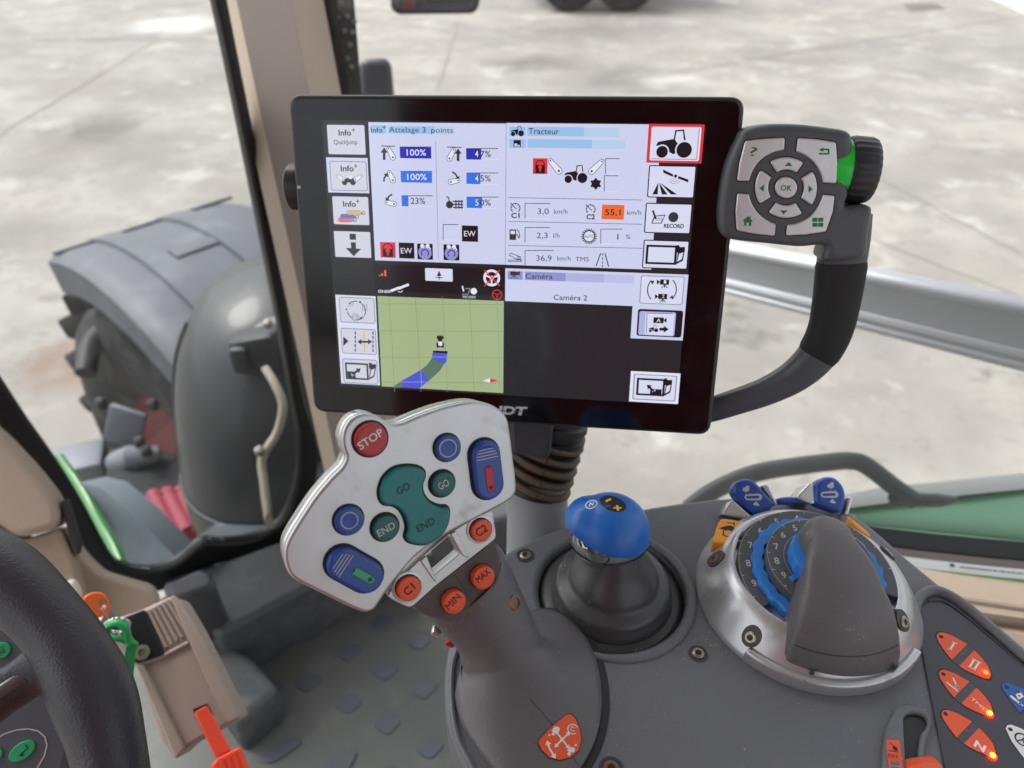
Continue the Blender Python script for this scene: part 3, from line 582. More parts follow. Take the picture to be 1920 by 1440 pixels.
def frame_icon(k, x0, y0, x1, y1, m_, wh, lay=6):
    k.rect(x0, y0, x1, y1, m_, lay); w = (x1-x0)*.075; k.rect(x0+w, y0+w, x1-w, y1-w, wh, lay+1)
    s = (x1-x0); k.poly([(x1, y0+.02*s), (x1+.1*s, y0+.02*s), (x1+.13*s, y0+.08*s), (x1+.3*s, y0+.08*s), (x1+.3*s, y0+.2*s), (x1+.06*s, y0+.27*s), (x1, y0+.27*s)], m_, lay)
    k.poly([(x1+.06*s, y0+.27*s), (x1+.3*s, y0+.2*s), (x1+.23*s, y1-.14*s), (x1, y1-.02*s)], m_, lay); k.poly([(x1+.1*s, y0+.31*s), (x1+.25*s, y0+.26*s), (x1+.19*s, y1-.19*s), (x1+.04*s, y1-.11*s)], wh, lay+1)
def lock(k, x, y, w, h, lay=4):
    k.rect(x, y, x+w, y+h, URED, lay); k.rect(x+.17*w, y+.42*h, x+.83*w, y+.95*h, UK, lay+1); k.ring(x+.5*w, y+.42*h, .3*w, .06*w, UK, lay+1, 0, 180)
    k.disc(x+.5*w, y+.56*h, .13*w, URED, lay+2); k.rect(x+.44*w, y+.56*h, x+.56*w, y+.84*h, URED, lay+2)
def field(k, x0, y0, x1, y1, lay=4, side=True):
    k.line([(x0, y0), (x1, y0)], 5, UD, lay)
    if side: k.line([(x0, y0), (x0, y1)], 5, UD, lay)
    k.line([(x0, y1), (x1, y1)], 3, UWH, lay)
def arrow(k, pts, w, m_, lay, hd=2.6):
    k.line(pts, w, m_, lay); a, b = Vector(pts[-2]), Vector(pts[-1]); t = (b-a).normalized(); n = Vector((-t.y, t.x))
    k.poly([tuple(b+t*w*hd*.9), tuple(b+n*w*hd*.62), tuple(b-n*w*hd*.62)], m_, lay)
# four window panes of the menu
k = ink(A_); k.rect(682, 316, 1708, 1385, BG, 0); k.rect(365, 580, 690, 850, BG, 0)
k.rect(700, 340, 820, 402, HDR, 1); k.rect(832, 345, 1180, 405, HDR, 1); k.rect(1180, 348, 1330, 408, HDR2, 1)
k.text((702, 393), (790, 393), 34, 'Info', UD, 2, .012); k.line([(802, 342), (802, 366)], 5, UD, 2); k.line([(790, 354), (814, 354)], 5, UD, 2)
k.text((838, 392), (1113, 394), 38, 'Attelage 3', UD, 2); k.text((1155, 395), (1318, 397), 38, 'points', UD, 2)
k.line([(1188, 460), (1208, 1350)], 4, GRYI, 1)
for (x0, y0, x1, y1, f, mt, t, tx0, tx1) in ((918, 502, 1156, 590, 1., NAVY, '100%', 972, 1116), (925, 685, 1162, 772, 1., BLU, '100%', 976, 1122), (932, 868, 1164, 948, .23, BLU, '23%', 1002, 1110),
                                   (1416, 514, 1658, 598, .47, NAVY, '47%', 1484, 1602), (1418, 697, 1658, 782, .44, BLU, '45%', 1486, 1602), (1420, 878, 1658, 962, .49, BLU, '50%', 1486, 1602)):
    field(k, x0, y0, x1, y1, 2, False); k.rect(x0, y0, x0+(x1-x0)*f, y1, mt, 3)
    k.text((tx0, (y0+y1)/2+21), (tx1, (y0+y1)/2+21), 44, t, UWH if f == 1 else UD, 4, .006)
    if f in (.47, .44, .49): k.text((tx0, (y0+y1)/2+21), (tx0+24, (y0+y1)/2+21), 44, t[0], UWH, 5, .006)
k.rect(778, 492, 884, 500, UD, 3); arrow(k, [(802, 596), (802, 545)], 20, UD, 3, 2.2); arm(k, (835, 515), (868, 580), 16, 22, 3)
k.rect(1274, 500, 1384, 508, UD, 3); arrow(k, [(1356, 604), (1356, 553)], 20, UD, 3, 2.2); arm(k, (1322, 524), (1292, 588), 16, 22, 3)
arm(k, (840, 692), (868, 752), 16, 22, 3); arrow(k, [(800, 760), (802, 735), (814, 718)], 12, UD, 3); arm(k, (822, 918), (876, 930), 16, 20, 3); arrow(k, [(860, 858), (838, 872), (828, 888)], 12, UD, 3)
arm(k, (1302, 764), (1356, 754), 22, 17, 3); arrow(k, [(1314, 690), (1338, 706), (1350, 728)], 12, UD, 3)
k.disc(1292, 935, 27, UD, 3); k.line([(1268, 876), (1284, 880), (1290, 910)], 8, UD, 3)
for q in (910, 933, 956): k.line([(1318, q), (1392, q)], 9, UD, 3)
for q in (1340, 1362, 1384): k.line([(q, 902), (q, 964)], 9, UD, 3)
field(k, 1244, 1084, 1358, 1200, 3); k.rect(1384, 1090, 1506, 1214, UK, 3); k.text((1402, 1172), (1488, 1172), 40, 'EW', UWH, 4)
lock(k, 770, 1214, 120, 120, 3); k.rect(910, 1218, 1030, 1340, UK, 3); k.text((928, 1300), (1012, 1300), 40, 'EW', UWH, 4)
for x, y in ((1048, 1226), (1246, 1232)):
    k.rect(x, y, x+120, y+122, UK, 3); k.disc(x+60, y+68, 50, LAV, 4); k.ring(x+60, y+72, 26, 8, NAVY, 5, -40, 220); k.disc(x+40, y+18, 15, UWH, 5); k.disc(x+80, y+18, 15, UWH, 5); k.line([(x+92, y+30), (x+102, y+42)], 8, UWH, 5)
k.done('hitch_page', screen)
k = ink(B_); k.rect(118, 322, 1205, 1422, BG, 0); k.rect(140, 350, 262, 420, HDR, 1); k.rect(140, 442, 262, 510, HDR, 1)
k.rect(274, 350, 700, 424, HDR, 1); k.rect(700, 358, 960, 430, HDR2, 1); k.rect(276, 442, 760, 514, HDR, 1); k.rect(760, 448, 1010, 520, HDR2, 1)
tractor(k, 200, 390, 106, UK, 2, HDR); k.text((284, 405), (512, 408), 42, 'Tracteur', UD, 2, .006)
k.rect(172, 450, 226, 504, UK, 2); k.rect(178, 476, 200, 500, HDR2, 3); k.rect(202, 486, 218, 500, HDR2, 3)
lock(k, 318, 586, 106, 120, 2); arm(k, (448, 606), (512, 682), 18, 26, 2, UK); arm(k, (834, 610), (758, 684), 18, 26, 2, UK); tractor(k, 638, 718, 186, UK, 2, BG)
k.disc(788, 778, 32, UK, 3)
for q in range(6): k.disc(788+34*math.cos(R(60*q+30)), 778+34*math.sin(R(60*q+30)), 9, UK, 3)
field(k, 862, 590, 966, 708, 2); field(k, 852, 718, 956, 836, 2)
for q, e in ((882, 900), (1060, 1082), (1240, 1262)): k.line([(134, q), (1136, e)], 3.5, UD, 2)
for x, t in ((186, 'C1'), (750, 'C2')):
    y = 960 if x == 186 else 970
    k.ring(x, y, 34, 6, UD, 2, -50, 230); k.line([(x-36, y-36), (x+8, y+8)], 6, UD, 2); k.text((x-32, y+74), (x+32, y+74), 36, t, UD, 2, .03)
    for q in range(7): a = R(-30+40*q); k.line([(x+24*math.cos(a), y-24*math.sin(a)), (x+34*math.cos(a), y-34*math.sin(a))], 4, UD, 3)
field(k, 258, 926, 448, 1040, 2); k.text((352, 1005), (436, 1005), 42, '3,0', UD, 3); k.text((476, 1003), (576, 1003), 34, 'km/h', UD, 3)
k.rect(836, 934, 998, 1048, UOR, 2); k.text((858, 1014), (974, 1014), 44, '55,1', UK, 3, .006); k.text((1024, 1010), (1128, 1010), 34, 'km/h', UD, 3)
k.rect(142, 1120, 190, 1200, UD, 2); k.rect(150, 1130, 182, 1156, BG2, 3); k.line([(190, 1160), (204, 1164), (208, 1186), (218, 1176), (212, 1136), (196, 1120)], 6, UD, 3)
field(k, 258, 1106, 442, 1218, 2); k.text((346, 1186), (428, 1186), 42, '2,3', UD, 3); k.text((470, 1184), (516, 1184), 36, 'l/h', UD, 3)
k.disc(738, 1172, 46, UD, 2)
for q in range(20): a = R(18*q); k.line([(738+44*math.cos(a), 1172+44*math.sin(a)), (738+58*math.cos(a), 1172+58*math.sin(a))], 8, UD, 2)
k.disc(738, 1172, 38, BG2, 3); k.text((704, 1184), (772, 1184), 22, 'AUTO', UD, 4)
field(k, 826, 1118, 988, 1230, 2); k.text((949, 1196), (958, 1196), 42, '1', UD, 3); k.text((1012, 1192), (1048, 1192), 34, '%', UD, 3)
k.line([(134, 1362), (232, 1362), (232, 1350), (134, 1350), (134, 1362)], 5, UD, 2); k.line([(150, 1298), (224, 1326), (228, 1344), (204, 1348), (140, 1314), (150, 1298)], 5, UD, 2); k.ring(208, 1334, 9, 4, UD, 2)
field(k, 258, 1278, 472, 1388, 2); k.text((342, 1356), (458, 1356), 42, '36,9', UD, 3); k.text((500, 1354), (600, 1354), 34, 'km/h', UD, 3); k.text((636, 1360), (736, 1360), 34, 'TMS', UD, 3, .0)
k.line([(824, 1300), (790, 1396)], 8, UD, 2); k.line([(858, 1300), (884, 1398)], 8, UD, 2)
for q in (1300, 1330, 1360, 1386): k.line([(840, q), (839, q+16)], 7, UD, 2)
k.done('tractor_page', screen)
k = ink(C_); k.rect(435, 290, 770, 970, BG2, 0); k.rect(750, 300, 1694, 1028, MAPG, 0)
for q, e in ((836, 880), (1034, 1078), (1236, 1276), (1440, 1476), (1646, 1672)): k.line([(q, 303), ((q+e)/2+3, 660), (e, 1020)], 3, MAPL, 1)
for q in (358, 560, 758, 945): k.line([(752, q), (1690, q+6)], 3, MAPL, 1)
k.poly([(1164, 726), (1274, 728), (1270, 790), (1250, 812), (1160, 766)], TRK, 2); k.poly([(1160, 766), (1250, 812), (1220, 860), (1142, 932), (1078, 852), (1120, 820)], TRK2, 2)
k.poly([(1078, 852), (1142, 932), (1064, 992), (944, 986), (926, 940)], TRK, 2); k.poly([(926, 942), (944, 986), (866, 978)], TRK2, 2); k.rect(1168, 708, 1278, 730, UK, 3)
k.line([(1076, 855), (1084, 985)], 3, LAV2, 3); k.line([(932, 944), (1128, 944)], 3, LAV2, 3); k.line([(1166, 757), (1272, 758)], 3, LAV2, 3)
k.rect(1206, 600, 1238, 684, UK, 3, 6); k.rect(1196, 596, 1210, 622, UK, 3, 3); k.rect(1234, 596, 1248, 622, UK, 3, 3); k.rect(1194, 648, 1210, 688, UK, 3, 3); k.rect(1236, 648, 1250, 688, UK, 3, 3); k.rect(1208, 640, 1238, 674, UWH, 4, 8); k.line([(1214, 590), (1222, 602), (1232, 590)], 4, UK, 3)
k.poly([(1538, 934), (1596, 916), (1596, 950)], UWH, 3); k.poly([(1596, 916), (1658, 934), (1596, 950)], URED, 3)
k.rect(720, 60, 1696, 298, UK, 0)
k.rect(762, 142, 774, 150, UOR, 2); k.rect(780, 128, 794, 150, UOR, 2); k.rect(802, 106, 818, 152, UOR, 2)
k.rect(1108, 90, 1316, 192, TILEL, 2, 8); k.poly([(1214, 110), (1232, 150), (1196, 150)], UD, 3); k.rect(1188, 158, 1240, 166, UD, 3); k.rect(1210, 112, 1218, 178, UD, 3)
k.text((756, 274), (848, 276), 20, 'GNSS', UWH, 2, .02); k.line([(852, 262), (906, 240)], 18, UWH, 2); k.line([(928, 236), (984, 214)], 18, UWH, 2); k.disc(916, 240, 12, UWH, 2); k.ring(920, 250, 20, 5, UWH, 2, 220, 340)
k.line([(1388, 226), (1398, 264)], 10, UWH, 2); k.line([(1410, 244), (1448, 244), (1430, 286), (1386, 286)], 6, GRYI, 2); k.disc(1474, 264, 24, UWH, 2); k.text((1392, 314), (1488, 318), 18, 'RECORD', UWH, 2)
k.ring(1608, 164, 54, 18, UWH, 2); k.disc(1608, 164, 16, UWH, 2)
for a in (20, 160, 270): k.line([(1608, 164), (1608+50*math.cos(R(a)), 164-50*math.sin(R(a)))], 12, UWH, 2)
k.line([(1554, 106), (1668, 224)], 9, URED, 3); k.line([(1668, 106), (1554, 224)], 9, URED, 3)
k.ring(1648, 290, 35, 7, URED, 2)
for a in (25, 155, 270): k.line([(1648, 290), (1648+34*math.cos(R(a)), 290-34*math.sin(R(a)))], 6, URED, 2)
k.done('map_page', screen)
k = ink(D_); k.rect(110, 92, 1086, 376, BG, 0); k.rect(1080, 126, 1440, 634, BG, 0); k.rect(128, 112, 240, 178, LAV, 1); k.rect(258, 116, 850, 200, LAV2, 1); k.rect(850, 136, 1076, 208, screen_mat('lcd_lavender_faint', '#bcc0e6'), 1); k.rect(258, 116, 560, 190, LAV, 2)
k.rect(148, 114, 200, 146, UD, 3); k.poly([(200, 122), (220, 112), (220, 148), (200, 138)], UD, 3)
for x in (160, 175, 190): k.line([(176, 146), (2*x-175, 172)], 5, UD, 3)
k.text((262, 168), (464, 172), 38, 'Caméra', UD, 3, .006); k.text((472, 328), (724, 334), 40, 'Caméra 2', UK, 2, .006)
k.rect(100, 350, 1088, 1090, screen_mat('lcd_camera_feed', '#231f20', .35), -1); k.done('camera_page', screen)
# touch buttons
def btn(k): k.done('touch_button', screen)
k = tile(A_, 372, 336, 664, 560, TILE, UD, 10, 14); k.text((462, 416), (556, 416), 40, 'Info', UD, 5, .02); k.line([(572, 362), (572, 388)], 5, UD, 5); k.line([(560, 375), (584, 375)], 5, UD, 5); k.text((426, 482), (602, 482), 32, 'QuickJump', UD, 5); btn(k)
k = tile(A_, 396, 612, 674, 828); k.text((478, 684), (576, 684), 40, 'Info', UD, 5, .02); k.line([(590, 632), (590, 658)], 5, UD, 5); k.line([(578, 645), (602, 645)], 5, UD, 5)
arm(k, (452, 718), (492, 745), 13, 18, 5, GRYI); arm(k, (628, 720), (588, 748), 13, 18, 5, GRYI); k.poly([(500, 750), (520, 735), (590, 735), (590, 768), (510, 768)], UD, 5); k.disc(506, 768, 20, UD, 6); k.disc(568, 766, 22, UD, 6); k.rect(536, 716, 562, 742, UWH, 6); btn(k)
k = tile(A_, 412, 872, 692, 1088, TILE, UD, 10, 12); k.text((496, 950), (592, 950), 40, 'Info', UD, 5, .02); k.line([(604, 896), (604, 922)], 5, UD, 5); k.line([(592, 909), (616, 909)], 5, UD, 5)
for (x, y, mt) in ((576, 996, UTAN), (528, 1022, UCYL), (512, 1048, UPNK)):
    k.caps((x-38, y), (x+38, y), 18, 18, GRYI, 6); k.caps((x-38, y), (x+38, y), 15, 15, mt, 7); k.line([(x+48, y+4), (x+66, y+8)], 7, UD, 6); k.ring(x+72, y+2, 11, 4, UD, 6)
btn(k)
k = tile(A_, 424, 1132, 706, 1334, TILE, UD, 8, 8); k.rect(542, 1152, 592, 1198, GRYI, 5); k.rect(552, 1216, 592, 1264, UD, 5); k.poly([(514, 1258), (630, 1266), (574, 1322)], UD, 5); k.rect(542, 1152, 592, 1198, UD, 6); btn(k)
k = ink(B_); k.rect(1186, 330, 1580, 626, URED, 3); k.rect(1208, 350, 1560, 608, UWH, 4, 14); k.rect(1218, 358, 1548, 600, RIM, 5, 12); k.rect(1218, 356, 1542, 594, TILEL, 6, 12); tractor(k, 1372, 498, 290, UK, 7, TILEL); btn(k)
k = tile(B_, 1196, 646, 1516, 880, TILEL, UK, 8, 8); k.poly([(1258, 768), (1252, 858), (1212, 858)], UK, 6); k.poly([(1262, 768), (1326, 858), (1284, 858)], UK, 6); k.poly([(1268, 768), (1398, 858), (1352, 858)], UK, 6)
k.poly([(1292, 670), (1368, 708), (1366, 726), (1296, 696)], UK, 6); k.poly([(1408, 720), (1482, 746), (1482, 768), (1404, 738)], UK, 6); k.disc(1386, 720, 12, UK, 6)
for r in (18, 34, 50): k.ring(1382, 726, r, 4, GRYI, 5, 215, 325, 10)
btn(k)
k = tile(B_, 1172, 928, 1488, 1148, TILEL, UK, 8, 8); k.poly([(1226, 1018), (1312, 1008), (1282, 1076), (1204, 1076)], UD, 6); k.poly([(1234, 1024), (1302, 1016), (1276, 1070), (1214, 1070)], TILEL, 7); k.line([(1216, 980), (1238, 1040)], 14, UK, 8)
for q in (1036, 1050): k.line([(1240, q), (1284, q-2)], 4, UD, 8)
k.disc(1370, 1028, 38, UD, 6); k.text((1298, 1108), (1448, 1110), 30, 'RECORD', UD, 6, .03); btn(k)
k = tile(B_, 1156, 1204, 1466, 1414, TILEL, UK, 8, 8); frame_icon(k, 1168, 1234, 1390, 1386, UK, TILEL); btn(k)
k = tile(C_, 466, 310, 732, 502); 
for a0, a1 in ((-30, 50), (80, 140), (190, 240), (265, 320)): k.ring(594, 408, 68, 6, UD, 6, a0, a1, 10)
for q in range(3): k.line([(530+q*16, 340), (540+q*16, 360), (530+q*16, 380)], 4, GRYI, 6); k.line([(640+q*16, 362), (640+q*16, 410)], 5, GRYI, 6)
for r in (10, 20, 28): k.ring(586, 460, r, 4, GRYI, 6)
k.poly([(612, 348), (634, 356), (622, 332)], UD, 6); k.poly([(618, 462), (640, 452), (628, 476)], UD, 6); k.poly([(512, 404), (528, 404), (520, 388)], UD, 6); btn(k)
k = tile(C_, 480, 544, 742, 736); k.poly([(496, 602), (536, 638), (496, 674)], UD, 6)
for q in range(5): k.line([(586, 566+q*32), (586, 586+q*32)], 9, UD, 6); k.line([(718, 568+q*32), (720, 588+q*32)], 9, UD, 6)
k.line([(652, 566), (656, 720)], 9, UTAN, 6); arrow(k, [(650, 642), (682, 642)], 14, UD, 7, 2.4); arrow(k, [(660, 642), (632, 642)], 14, UD, 7, 2.4); btn(k)
k = tile(C_, 492, 772, 752, 958); frame_icon(k, 508, 796, 688, 930, UD, TILE); k.rect(526, 862, 590, 914, UD, 8); arrow(k, [(568, 884), (602, 860)], 16, UD, 9, 2.2); k.line([(560, 892), (574, 882)], 22, TILE, 8); btn(k)
k = tile(D_, 1134, 150, 1432, 362, TILEL)
for (x, y, t) in ((1308, 194, '1'), (1294, 302, '2')):
    k.rect(x-36, y-20, x+28, y+22, UK, 6); k.poly([(x-36, y), (x-62, y-18), (x-62, y+20)], UK, 6); k.text((x-10, y+11), (x+8, y+11), 26, t, UWH, 7, .0)
    for q in (-22, 0, 22): k.line([(x-4, y+22), (x-4+q, y+44)], 6, UK, 6)
k.ring(1284, 252, 108, 8, UD, 6, -40, 45, 14); k.ring(1284, 252, 108, 8, UD, 6, 140, 225, 14); k.poly([(1196, 190), (1228, 182), (1216, 214)], UD, 6); k.poly([(1338, 314), (1368, 318), (1366, 290)], UD, 6); btn(k)
k = ink(D_); k.rect(1106, 396, 1428, 612, UK, 3, 20); k.rect(1118, 412, 1376, 602, LAV2, 4, 16); k.rect(1164, 424, 1366, 596, TILEL, 5); k.line([(1168, 580), (1172, 428), (1362, 430)], 4, UD, 6)
k.rect(1222, 458, 1296, 504, UK, 6); k.poly([(1296, 480), (1320, 462), (1318, 502)], UK, 6); k.text((1242, 496), (1276, 496), 30, 'A', UWH, 7, .0); tractor(k, 1220, 548, 76, UK, 6, TILEL); arrow(k, [(1268, 548), (1298, 548)], 22, UK, 6, 1.9); btn(k)
k = ink(D_); k.rect(1052, 862, 1404, 1110, UWH, 2); k.rect(1074, 882, 1384, 1092, RIM, 3, 14); k.rect(1082, 888, 1376, 1084, TILEL, 4, 12); frame_icon(k, 1098, 912, 1300, 1052, UK, TILEL); k.rect(1196, 994, 1280, 1042, UK, 8); arrow(k, [(1222, 1010), (1194, 984)], 16, UK, 10, 2.2); k.line([(1212, 1012), (1232, 1004)], 14, TILEL, 9); btn(k)
k = Ink(MF, .0007); k.text((885, 774), (986, 778), 15, 'FENDT', WGREY, 0, .05, .22); k.line([(880, 768), (990, 771.5)], 1.4, BLACK, 1); put('maker_lettering', k.mesh(), k.ms, mon, MF)

# keypad at the monitor's upper right corner
KH = .012
ko = cr(MF.L([(1383, 262), (1396, 243), (1440, 233), (1500, 233), (1560, 240), (1590, 246), (1600, 262), (1600, 300), (1594, 360), (1587, 386), (1612, 385), (1634, 388), (1637, 402), (1631, 440), (1624, 480), (1585, 490), (1545, 490), (1546, 462),
        (1500, 464), (1440, 458), (1390, 453), (1360, 446), (1349, 425), (1350, 380), (1360, 320), (1372, 285)], KH), 5)
kp = put('keypad', plate([ko], -.014, KH, .0042, 4), KEYP, mon, MF)
KZ = Z(1320, 200, 5.333)
SK = mat('key_silver', '#cfd0d2', .3, metal=.5, bump=.05, bs=2500, var=.04, vs_=90)
def key(pts, sm, prints, flat=False):
    lp = MF.L(KZ(pts), KH); lp = cr(lp, sm) if sm else rnd(lp, .0012, 3)
    g = mat('key_gap', '#17181a', .6); c = sum(lp, Vector((0, 0)))/len(lp)
    big = [q+(q-c).normalized()*.0006 for q in lp]
    me = merge(plate([lp], KH-.002, KH+.0013, .0007, 2), plate([big], KH-.001, KH+.00015))
    ms = [SK, g]
    kk = Ink(MF, KH+.0014, KZ); prints(kk)
    m2 = kk.mesh(); bm = bmesh.new(); bm.from_mesh(me); n0 = len(bm.faces); bm.from_mesh(m2); bm.faces.ensure_lookup_table()
    for f in bm.faces[n0:]: f.material_index = 2
    bm.to_mesh(me); bm.free(); put('key', me, ms+[GRN], kp, MF)
cc = (818, 808)
def sect(r0, r1, a0, a1, n=8):
    o = [(cc[0]+r1*math.cos(R(a0+(a1-a0)*i/n)), cc[1]-r1*math.sin(R(a0+(a1-a0)*i/n))) for i in range(n+1)]
    return o+[(cc[0]+r0*math.cos(R(a1+(a0-a1)*i/n)), cc[1]-r0*math.sin(R(a1+(a0-a1)*i/n))) for i in range(n+1)]
def arcpt(r, a0, a1, n=7): return [(cc[0]+r*math.cos(R(a0+(a1-a0)*i/n)), cc[1]-r*math.sin(R(a0+(a1-a0)*i/n))) for i in range(n+1)]
key([(408, 345), (550, 325), (805, 308), (800, 430)]+arcpt(375, 96, 168)+[(440, 745), (328, 742), (352, 560)], 0, lambda k: k.text((458, 492), (528, 494), 88, '?', GRN, 0, .0))
key([(935, 312), (1120, 325), (1315, 355), (1330, 560), (1320, 768), (1190, 760)]+arcpt(372, 8, 74)+[(920, 440)], 0, lambda k: (k.line([(1190, 428), (1246, 428), (1246, 472), (1152, 470)], 17, GRN), k.poly([(1148, 432), (1196, 408), (1194, 452)], GRN)))
key([(330, 865), (432, 872)]+arcpt(378, 190, 254)+[(715, 1175), (705, 1292), (500, 1272), (325, 1238), (312, 1050)], 0, lambda k: (k.poly([(384, 1142), (440, 1094), (490, 1146), (474, 1146), (472, 1192), (448, 1192), (448, 1160), (424, 1160), (424, 1190), (400, 1188), (402, 1142)], GRN), k.line([(464, 1094), (462, 1110)], 12, GRN)))
key([(1185, 878), (1302, 885), (1285, 1050), (1215, 1250), (1000, 1280), (815, 1288), (830, 1178)]+arcpt(372, 280, 345), 0, lambda k: [k.rect(x, y, x+46, y+42, GRN) for x in (1086, 1144) for y in (1110, 1160)])
key(sect(178, 305, 55, 122), 0, lambda k: k.poly([(808, 594), (886, 594), (848, 552)], GRN))
key(sect(178, 310, 145, 212), 0, lambda k: k.poly([(554, 816), (602, 778), (596, 852)], GRN))
key(sect(178, 310, -35, 32), 0, lambda k: k.poly([(1044, 786), (1046, 862), (1088, 824)], GRN))
key(sect(178, 305, 235, 302), 0, lambda k: k.poly([(760, 1038), (838, 1036), (796, 1078)], GRN))
key([(cc[0]+112*math.cos(R(15*i)), cc[1]+108*math.sin(R(15*i))) for i in range(24)], 0, lambda k: k.text((762, 838), (878, 842), 56, 'OK', GRN, 0, .02))
# rotary knob on the keypad's side
kc = MF.p(1575, 317, -.003); MK = Matrix.Translation((kc.x, kc.y, -.002)) @ Matrix.Rotation(R(-2), 4, 'Z') @ Matrix.Rotation(R(90), 4, 'Y')
ka = put('knob_collar', lathe([(.0150, -.006), (.0156, -.001), (.0156, .0025), (.015, .003)], 40, (0, 0), MK), mat('green_light_ring', '#18c93a', .25, coat=.3), mon, MF)
put('rotary_knob', lathe([(.0155, .0022), (.0168, .0028), (.0172, .005), (.0168, .0135), (.016, .0155), (.0145, .0165), (.006, .0168)], 96, (0, 0), MK, lambda j: 1+.012*(1 if j % 4 < 2 else -1)), mat('knob_black', '#232427', .4, bump=.1, bs=1500), mon, MF)
# curved side grip
gp = [(1584, 405), (1582, 450), (1577, 500), (1569, 560), (1556, 620), (1530, 668), (1490, 705), (1440, 732), (1390, 750), (1340, 766), (1315, 772)]
gw = [46, 45, 43, 41, 39, 37, 33, 29, 27, 26, 25]; gh = [-.004, -.005, -.007, -.009, -.011, -.013, -.015, -.016, -.017, -.018, -.018]
pth = [MF.p3(x, y, h) for (x, y), h in zip(gp, gh)]; rr = [w_*MF.k(1500, 600, -.01) for w_ in gw]
pth = cr(pth, 5, False); rr2 = [q.x for q in cr([Vector((r, 0)) for r in rr], 5, False)]
def grip(i0, i1, grow, e=2.6):
    rings = []
    for i in range(i0, i1+1):
        t = (pth[min(i+1, len(pth)-1)]-pth[max(i-1, 0)]).normalized(); a = t.cross(Vector((0, 0, 1))).normalized(); b = Vector((0, 0, 1))
        g = grow*(1 if i0 < i < i1 else .0) ; ring = []
        for j in range(28):
            an = 2*math.pi*j/28; ca, sa = math.cos(an), math.sin(an)
            ring.append(pth[i]+a*(rr2[i]+g)*math.copysign(abs(ca)**(2/e), ca)+b*(rr2[i]*.82+g)*math.copysign(abs(sa)**(2/e), sa))
        rings.append(ring)
    return loft(rings)
put('side_grip', grip(0, len(pth)-1, 0), KEYP, mon, MF, ang=60)
put('grip_rubber', grip(9, 25, .0007), RUB, mon, MF, ang=60)

# ------------------------------------------------------------------ monitor stand
st = thing('monitor_stand', 'grey column with ribbed brown and black hose rising behind the joystick', 'stand', P(1015, 1040, .56))
Dp = .535
pa, pb = P(1040, 770, Dp-.01), P(1000, 915, Dp+.01); prof = []
N = 60; ax = (pb-pa); pts = [pa+ax*(i/N) for i in range(N+1)]
rad = [(.0235+.0012*(1 if (i//5) % 2 else -1)+.002*math.sin(i*.1)) for i in range(N+1)]
put('ribbed_hose', tube(pts, rad, 24, (1, 0, 0)), mat('hose_black', '#1f1f20', .5), st)
for i in range(5):
    q = pa+ax*(.3+.145*i); t = ax.normalized(); ring_pts = []
    a = t.cross(Vector((1, 0, 0))).normalized(); b2 = a.cross(t)
    ring_pts = [q+(a*math.cos(2*math.pi*j/28)+b2*math.sin(2*math.pi*j/28))*.0246+t*.004*math.sin(2*math.pi*j/28) for j in range(29)]
    put('hose_band', tube(ring_pts, .0028, 8, t), mat('hose_brown', '#5c4a37', .55, var=.15, vs_=90), st)
cp = [P(1003, 893, .545), P(1008, 960, .55), P(1012, 1040, .56), P(1016, 1120, .575)]
put('column', tube(cp, [.0235, .0225, .025, .034], 32, (0, 1, 0)), mat('stand_grey', '#8d9194', .45, bump=.1, bs=900, var=.05), st)

# ------------------------------------------------------------------ armrest console
ZC = CAM.z-.344
CF = Frame((onz(1300, 1150, ZC).x, onz(1300, 1150, ZC).y, ZC), (0, 0, 1), (0, 1, 0))
con = thing('armrest_console', 'dark grey armrest console carrying the joysticks, dial and orange switch pads', 'console', CF.o)
BC = CF.p(1147, 1106)                                # gaiter centre
hole = [BC+Vector((math.cos(R(6*i)), math.sin(R(6*i))))*.0415 for i in range(60)]
out = [(905, 1520), (870, 1442), (846, 1390), (834, 1330), (834, 1250), (846, 1196), (880, 1120), (930, 1055), (955, 1030), (1005, 1006), (1060, 985), (1180, 956), (1300, 937), (1400, 930), (1540, 938), (1620, 975), (1700, 1042), (1810, 1132), (1925, 1232), (2060, 1350), (2100, 1700), (1000, 1750)]
put('console_top', plate([cr(CF.L(out), 4), hole], -.03, 0, .004, 4), GREY, con, CF)
put('gaiter_well', lathe([(.046, -.03), (.046, -.012), (.01, -.0125)], 40, BC), BLACK, con, CF)
put('console_skirt', plate([cr([q*1. for q in CF.L([(x+(6 if x < 1000 else 0), y+6) for x, y in out], -.03)], 4)], -.16, -.031, .003), DARK, con, CF)
# raised collar round the gaiter on the right, as moulded
ri = []
for i in range(49):
    a = R(-140+230*i/48); ri.append(Vector((BC.x+.0445*math.cos(a), BC.y+.0445*math.sin(a), -.0005)))
put('gaiter_collar', tube(ri, [.0035*math.sin(math.pi*min(1, max(.08, i/48)))**.5 for i in range(49)], 10, (0, 0, 1)), GREY, con, CF)
